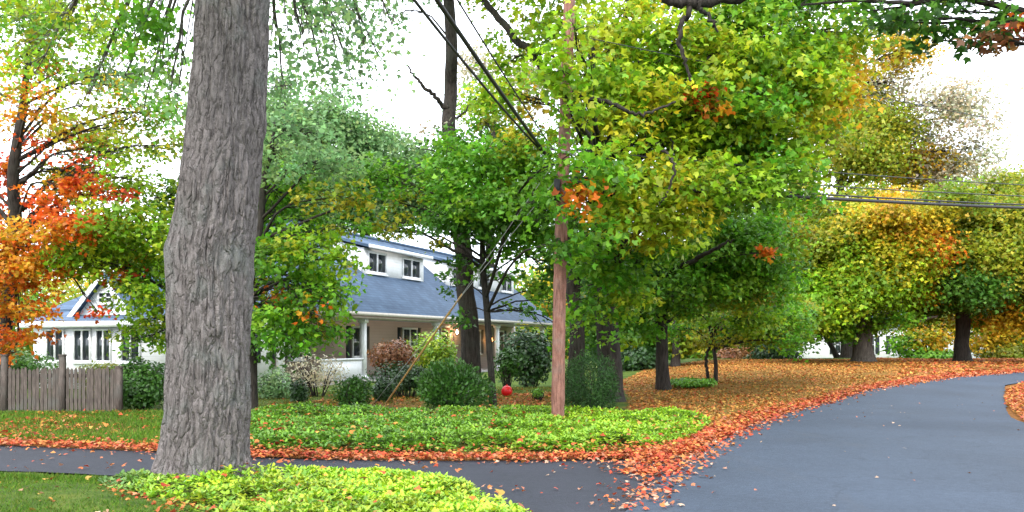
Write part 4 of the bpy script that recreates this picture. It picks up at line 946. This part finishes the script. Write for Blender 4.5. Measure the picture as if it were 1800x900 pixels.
def cable(label, a, b, r, sag, extra=0):
    a, b = np.array(a), np.array(b); t = np.linspace(0, 1, 40)
    p = a + (b - a) * t[:, None]; p[:, 2] -= 4 * sag * t * (1 - t)
    w = MB(); w.tube(p - a, r, 7)
    if extra: 
        o2 = p - a + np.array([0, 0, extra]); w.tube(o2, r * .5, 6)
        for k in range(3, 38, 4): w.tube([p[k] - a, o2[k]], r * .7, 5)
    return tag(w.build("overhead_cable", M['cable'], None, smooth=True, loc=a), label, "cable", "overhead cables on the utility pole")
cable("thick dark cable slanting from the pole to the upper left", Wp(960, 272, pd - .1), Wp(627, -210, 8), .030, .05)
cable("thinner dark cable running just below the thick slanting one", Wp(956, 270, pd - .1), Wp(560, -220, 7.6), .019, .1)
cable("thin dark wire just above the thick slanting cable", Wp(972, 262, pd - .1), Wp(690, -190, 8.2), .012, .06)
cable("thick bundled cable, lowest of those running right to the border", Wp(984, 318, pd + .1), Wp(2050, 371, 30), .042, .12, .09)
cable("middle thin cable above the thick bundled one at the right border", Wp(988, 292, pd + .1), Wp(2050, 350, 31), .014, .15)
cable("upper thin cable of those running right to the border", Wp(990, 262, pd + .1), Wp(2050, 334, 33), .013, .15)
cable("highest thin wire crossing the pale sparse tree toward the right", Wp(1002, 60, pd + .1), Wp(2050, 262, 34), .010, .1)

for lab, ga, top_y, guard in (("guy wire with orange guard slanting down left from the pole", (672, 668), 262, True), ("plain thin guy wire beside the orange guarded one", (650, 680), 300, False)):
    g2 = np.array([*((lambda p: (p[0], p[1]))(G(ga[0], ga[1] + 22)))])
    g2 = np.array([(ga[0] - CX) / F * 21.5, 21.5]); A = np.array([g2[0], g2[1], float(H(*g2)) - .05]); Bp = Wp(991, top_y, pd)
    w = MB(); w.tube(np.linspace(0, 1, 12)[:, None] * (Bp - A), .007, 6)
    o = tag(w.build("guy_wire", M['steel'], None, loc=A), lab, "wire", "guy wires on the utility pole")
    if guard:
        w = MB(); w.tube(np.linspace(.02, .50, 12)[:, None] * (Bp - A), .022, 10); w.build("guard", M['guard'], o, smooth=True)

# red ball on the lawn
bc = Wp(891, 669, 24.5); bz0 = float(H(bc[0], bc[1]))
th = np.linspace(0, np.pi, 17)
bm = MB(); n = 24; R = .155
ring = np.array([[(R * np.sin(a) * np.cos(b), R * np.sin(a) * np.sin(b), R * np.cos(a)) for b in np.linspace(0, 2 * np.pi, n, endpoint=False)] for a in th[::-1]]).reshape(-1, 3)
i = np.arange(16)[:, None] * n; j = np.arange(n)[None]
bm.add(ring, np.stack([i + j, i + (j + 1) % n, i + (j + 1) % n + n, i + j + n], -1).reshape(-1, 4))
bm.tube([(0, 0, R - .01), (0, 0, R + .03)], .02, 8)
tag(bm.build("red_ball", M['red'], None, smooth=True, loc=(bc[0], bc[1], bz0 + R + .05)), "bright red ball on the lawn beside the slim leaning trunk", "ball")

# ------------------------------------------------------------------ ground cover beds
def ground_cover(name, label, poly, density, palf, leaf, hmax, seed, edge_fade=.25):
    global rng
    rng = np.random.default_rng(seed)
    P = fill(poly, density)
    e = dist_line(P, np.vstack([poly, poly[:1]]))
    P = P[rng.random(len(P)) < .35 + .65 * sst(0, edge_fade, e)]; e = dist_line(P, np.vstack([poly, poly[:1]]))
    g_ = fbm(np.column_stack([P * 1.9, np.ones(len(P))]), 4, seed + 9); keep = rng.random(len(P)) < .25 + .75 * sst(.33, .46, g_); P = P[keep]; e = e[keep]
    k = 8; n = len(P)
    ht = (.45 + .55 * sst(0, .4, e)) * hmax * (.25 + 1.5 * fbm(np.column_stack([P * 1.6, np.zeros(n)]), 4, seed)) * rng.uniform(.75, 1.2, n)
    base = np.column_stack([P, GZ(P)])
    mb = MB()
    az = np.tile(np.arange(k) * 2 * np.pi / k * 1.0, (n, 1)) + rng.random((n, 1)) * 6.28 + rng.normal(0, .25, (n, k))
    el = rng.normal(.30, .28, (n, k)) - .35 * (np.arange(k) % 2)[None]
    lift = np.where(np.arange(k) % 2 == 0, 1.0, .72)[None] * ht[:, None]
    pos = base[:, None] + np.stack([np.cos(az) * .012, np.sin(az) * .012, lift], -1)
    e2 = np.stack([np.cos(az) * np.cos(el), np.sin(az) * np.cos(el), np.sin(el)], -1)
    e1 = np.stack([-np.sin(az), np.cos(az), np.zeros_like(az)], -1)
    e1 = e1 + rng.normal(0, .2, e1.shape); e1 /= np.linalg.norm(e1, axis=-1, keepdims=True)
    nn = np.cross(e1, e2)
    pal = palf(P)
    cs = pal[:, None] * rng.uniform(.72, 1.25, (n, k, 1)) * rng.uniform(.94, 1.06, (n, k, 3))
    put_leaves(mb, pos.reshape(-1, 3), e1.reshape(-1, 3), e2.reshape(-1, 3), nn.reshape(-1, 3), (leaf * rng.uniform(.7, 1.25, n * k)), cs.reshape(-1, 3), OVAL)
    st = base; 
    tp = base + np.column_stack([np.zeros((n, 2)), ht])
    wdt = .004
    V = np.stack([st + [wdt, 0, 0], st + [-wdt, 0, 0], tp + [-wdt, 0, 0], tp + [wdt, 0, 0]], 1).reshape(-1, 3)
    mb.add(V, np.arange(4 * n).reshape(n, 4), (.07, .10, .02))
    return tag(mb.build(name, M['leaf_waxy'], None), label, "ground cover", kind="stuff")

def pal_front(P):
    n = len(P); a = np.array([(.24, .42, .020), (.32, .49, .022), (.42, .52, .030), (.16, .34, .020)])
    c = a[rng.integers(0, 4, n)]
    q = sst(.42, .6, fbm(np.column_stack([P * .9, np.zeros(n)]), 3, 5))[:, None]
    c = c * (.75 + .45 * q)
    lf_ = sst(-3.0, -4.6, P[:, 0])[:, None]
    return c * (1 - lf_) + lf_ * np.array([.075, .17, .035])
def pal_mid(P):
    n = len(P); a = np.array([(.11, .26, .018), (.16, .32, .02), (.095, .22, .02)])[rng.integers(0, 3, n)]
    b = np.array([(.24, .43, .02), (.32, .48, .022), (.17, .34, .018)])[rng.integers(0, 3, n)]
    w_ = np.clip(sst(-2.5, 2.2, P[:, 0]) * .95 + (fbm(np.column_stack([P * .8, np.zeros(n)]), 3, 9) - .5) * .9, 0, 1)[:, None]
    return a * (1 - w_) + b * w_
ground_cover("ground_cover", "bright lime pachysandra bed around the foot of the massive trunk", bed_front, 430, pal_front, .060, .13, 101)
ground_cover("ground_cover", "green pachysandra bed between driveway, utility pole and lawn", bed_mid, 280, pal_mid, .072, .17, 102)

# ------------------------------------------------------------------ grass
rng = np.random.default_rng(120)
def grass(polys, label):
    mb = MB()
    for poly, den, hgt, wid, cols in polys:
        P = fill(poly, den); 
        P = P[~(inside(P, rp) | inside(P, dp))]
        n = len(P); b = np.column_stack([P, GZ(P) - .02]); az = rng.random(n) * 6.28
        h_ = hgt * rng.uniform(.5, 1.3, n); ln = h_ * rng.uniform(.1, .7, n)
        d1 = np.column_stack([np.cos(az), np.sin(az), np.zeros(n)]); d2 = np.column_stack([-np.sin(az), np.cos(az), np.zeros(n)])
        w2 = wid * rng.uniform(.6, 1.3, n)[:, None]
        m_ = b + d1 * (ln * .35)[:, None] + np.array([0, 0, 1]) * (h_ * .6)[:, None]
        t_ = b + d1 * ln[:, None] + np.array([0, 0, 1]) * h_[:, None]
        V = np.stack([b - d2 * w2, b + d2 * w2, m_ + d2 * w2 * .7, t_, m_ - d2 * w2 * .7], 1).reshape(-1, 3)
        c = np.array(cols)[rng.integers(0, len(cols), n)] * rng.uniform(.7, 1.3, (n, 1)) * (.7 + .6 * fbm(np.column_stack([P * .7, np.zeros(n)]), 3, 4))[:, None]
        mb.add(V, np.arange(5 * n).reshape(n, 5), c)
    return tag(mb.build("grass", M['grass'], None), label, "grass", kind="stuff")
gcol = [(.11, .26, .02), (.15, .31, .025), (.09, .21, .02), (.22, .29, .04)]
ycol = [(.17, .21, .035), (.22, .22, .045), (.12, .19, .03)]
front_lawn = np.vstack([gpts([(-60, 842), (0, 840), (180, 848), (215, 878), (335, 905)]), [(-2.2, 7.0), (-6, 7.0)]])
house_lawn = np.array([(-8, 20.5), (-1, 20.5), (1.8, 20.5), (2.5, 30), (-3, 30), (-7, 25)])
grass([(front_lawn, 2600, .075, .0045, gcol), (left_lawn, 520, .12, .008, gcol), (house_lawn, 260, .09, .011, ycol),
       (gpts([(1085, 672), (1180, 660), (1340, 656), (1560, 660), (1400, 715), (1250, 748)]), 60, .09, .012, ycol)], "mown grass of the front strip and house lawns")

# ------------------------------------------------------------------ fallen leaves
rng = np.random.default_rng(130)
RED = [(.46, .075, .03), (.50, .13, .04), (.38, .05, .025), (.52, .19, .05), (.42, .16, .08)]
BRN = [(.46, .17, .03), (.50, .22, .045), (.32, .12, .028), (.48, .27, .06), (.42, .10, .03), (.34, .22, .05)]
PALE = [(.38, .20, .13), (.40, .15, .09), (.42, .29, .2)]
lit = MB()
def scatter(P, cols, size, lift=.0):
    n = len(P)
    if n == 0: return
    onr = inside(P, rp) | inside(P, dp)
    z = H(P[:, 0], P[:, 1]) + np.where(onr, .062, .055) + rng.random(n) * .03 * ~onr + lift * rng.random(n)
    nr = rng.normal(0, .42, (n, 3)); nr[:, 2] = 1; a, b, e = frames(nr)
    c = np.array(cols)[rng.integers(0, len(cols), n)] * rng.uniform(.6, 1.3, (n, 1)); size = size * .70 * (.75 + .5 * rng.random(n))
    put_leaves(lit, np.column_stack([P, z]), a, b, e, size * rng.uniform(.6, 1.3, n), c, MAPLE)
def along(line, n, off, sd, k0=0, k1=1):
    line = np.asarray(line); m_ = len(line); t = rng.uniform(k0 * (m_ - 2), k1 * (m_ - 2), n); k = t.astype(int)
    p = line[k] + (line[k + 1] - line[k]) * (t - k)[:, None]; tn = line[k + 1] - line[k]; tn /= np.linalg.norm(tn, axis=1)[:, None] + 1e-9
    return p + np.column_stack([-tn[:, 1], tn[:, 0]]) * (off + rng.normal(0, sd, n))[:, None]
vis = spline(road_L[2:-2], 500)
P = along(vis, 15000, .26, .22, .22, 1); scatter(P[rng.random(len(P)) < .3 + .7 * sst(12.2, 15, P[:, 1])], RED, .10)
scatter(along(vis, 1700, -.08, .20, .12, 1), RED + PALE, .085)
scatter(along(spline(drive_F[3:-1], 500), 8000, .03, .10), RED, .08, .04)
scatter(along(spline(drive_F[3:-1], 500), 1500, .3, .25), RED + BRN, .08, .1)
scatter(along(spline(drive_F[3:-1], 500), 700, -.25, .22), RED + PALE, .075)
P = fill(leafy_lawn, 360); scatter(P[rng.random(len(P)) < .35 + .65 * sst(.36, .56, fbm(np.column_stack([P * .8, np.zeros(len(P))]), 3, 31))], BRN, .092)
scatter(fill(far_bank, 90), BRN + RED, .15)
scatter(fill(verge, 420), RED + BRN, .11)
P = fill(left_lawn, 150); scatter(P[rng.random(len(P)) < sst(.35, .62, fbm(np.column_stack([P * .9, np.zeros(len(P))]), 3, 6))], BRN + RED, .10, .05)
scatter(fill(house_strip, 170), BRN + RED, .12); scatter(fill(house_strip_b, 90), BRN, .11)
P = fill(bed_mid, 40); scatter(P, RED + BRN, .10, .2)
scatter(fill(bed_front, 9), BRN + RED, .10, .2)
P = fill(gpts([(700, 815), (1180, 812), (1140, 905), (930, 905)]), 90)
scatter(P[rng.random(len(P)) < .03 + .5 * sst(.54, .70, fbm(np.column_stack([P * 1.3, np.zeros(len(P))]), 3, 15)) + .25 * sst(0, 2.2, P[:, 0])], RED + PALE, .07)
scatter(fill(gpts([(0, 790), (280, 800), (290, 838), (0, 832)]), 7), RED + PALE, .08)
scatter(fill(np.vstack([rl[40:130], rr[40:130][::-1]]), .9), PALE, .06)
e = dist_line(P0 := fill(np.vstack([bed_front]), 110), np.vstack([bed_front, bed_front[:1]]))
scatter(P0[(e < .28) & (P0[:, 0] < -2.2)], RED + BRN, .09, .03)
scatter(fill(front_lawn, 16), BRN + PALE, .09)
scatter(fill(gpts([(150, 872), (215, 865), (340, 900), (420, 920), (300, 920)]), 160), RED + BRN, .085, .03)
scatter(fill(house_lawn, 14), BRN + RED, .11)
tag(lit.build("fallen_leaves", M['litter'], None), "red, orange and brown fallen leaves along the edges and lawns", "fallen leaves", kind="stuff")
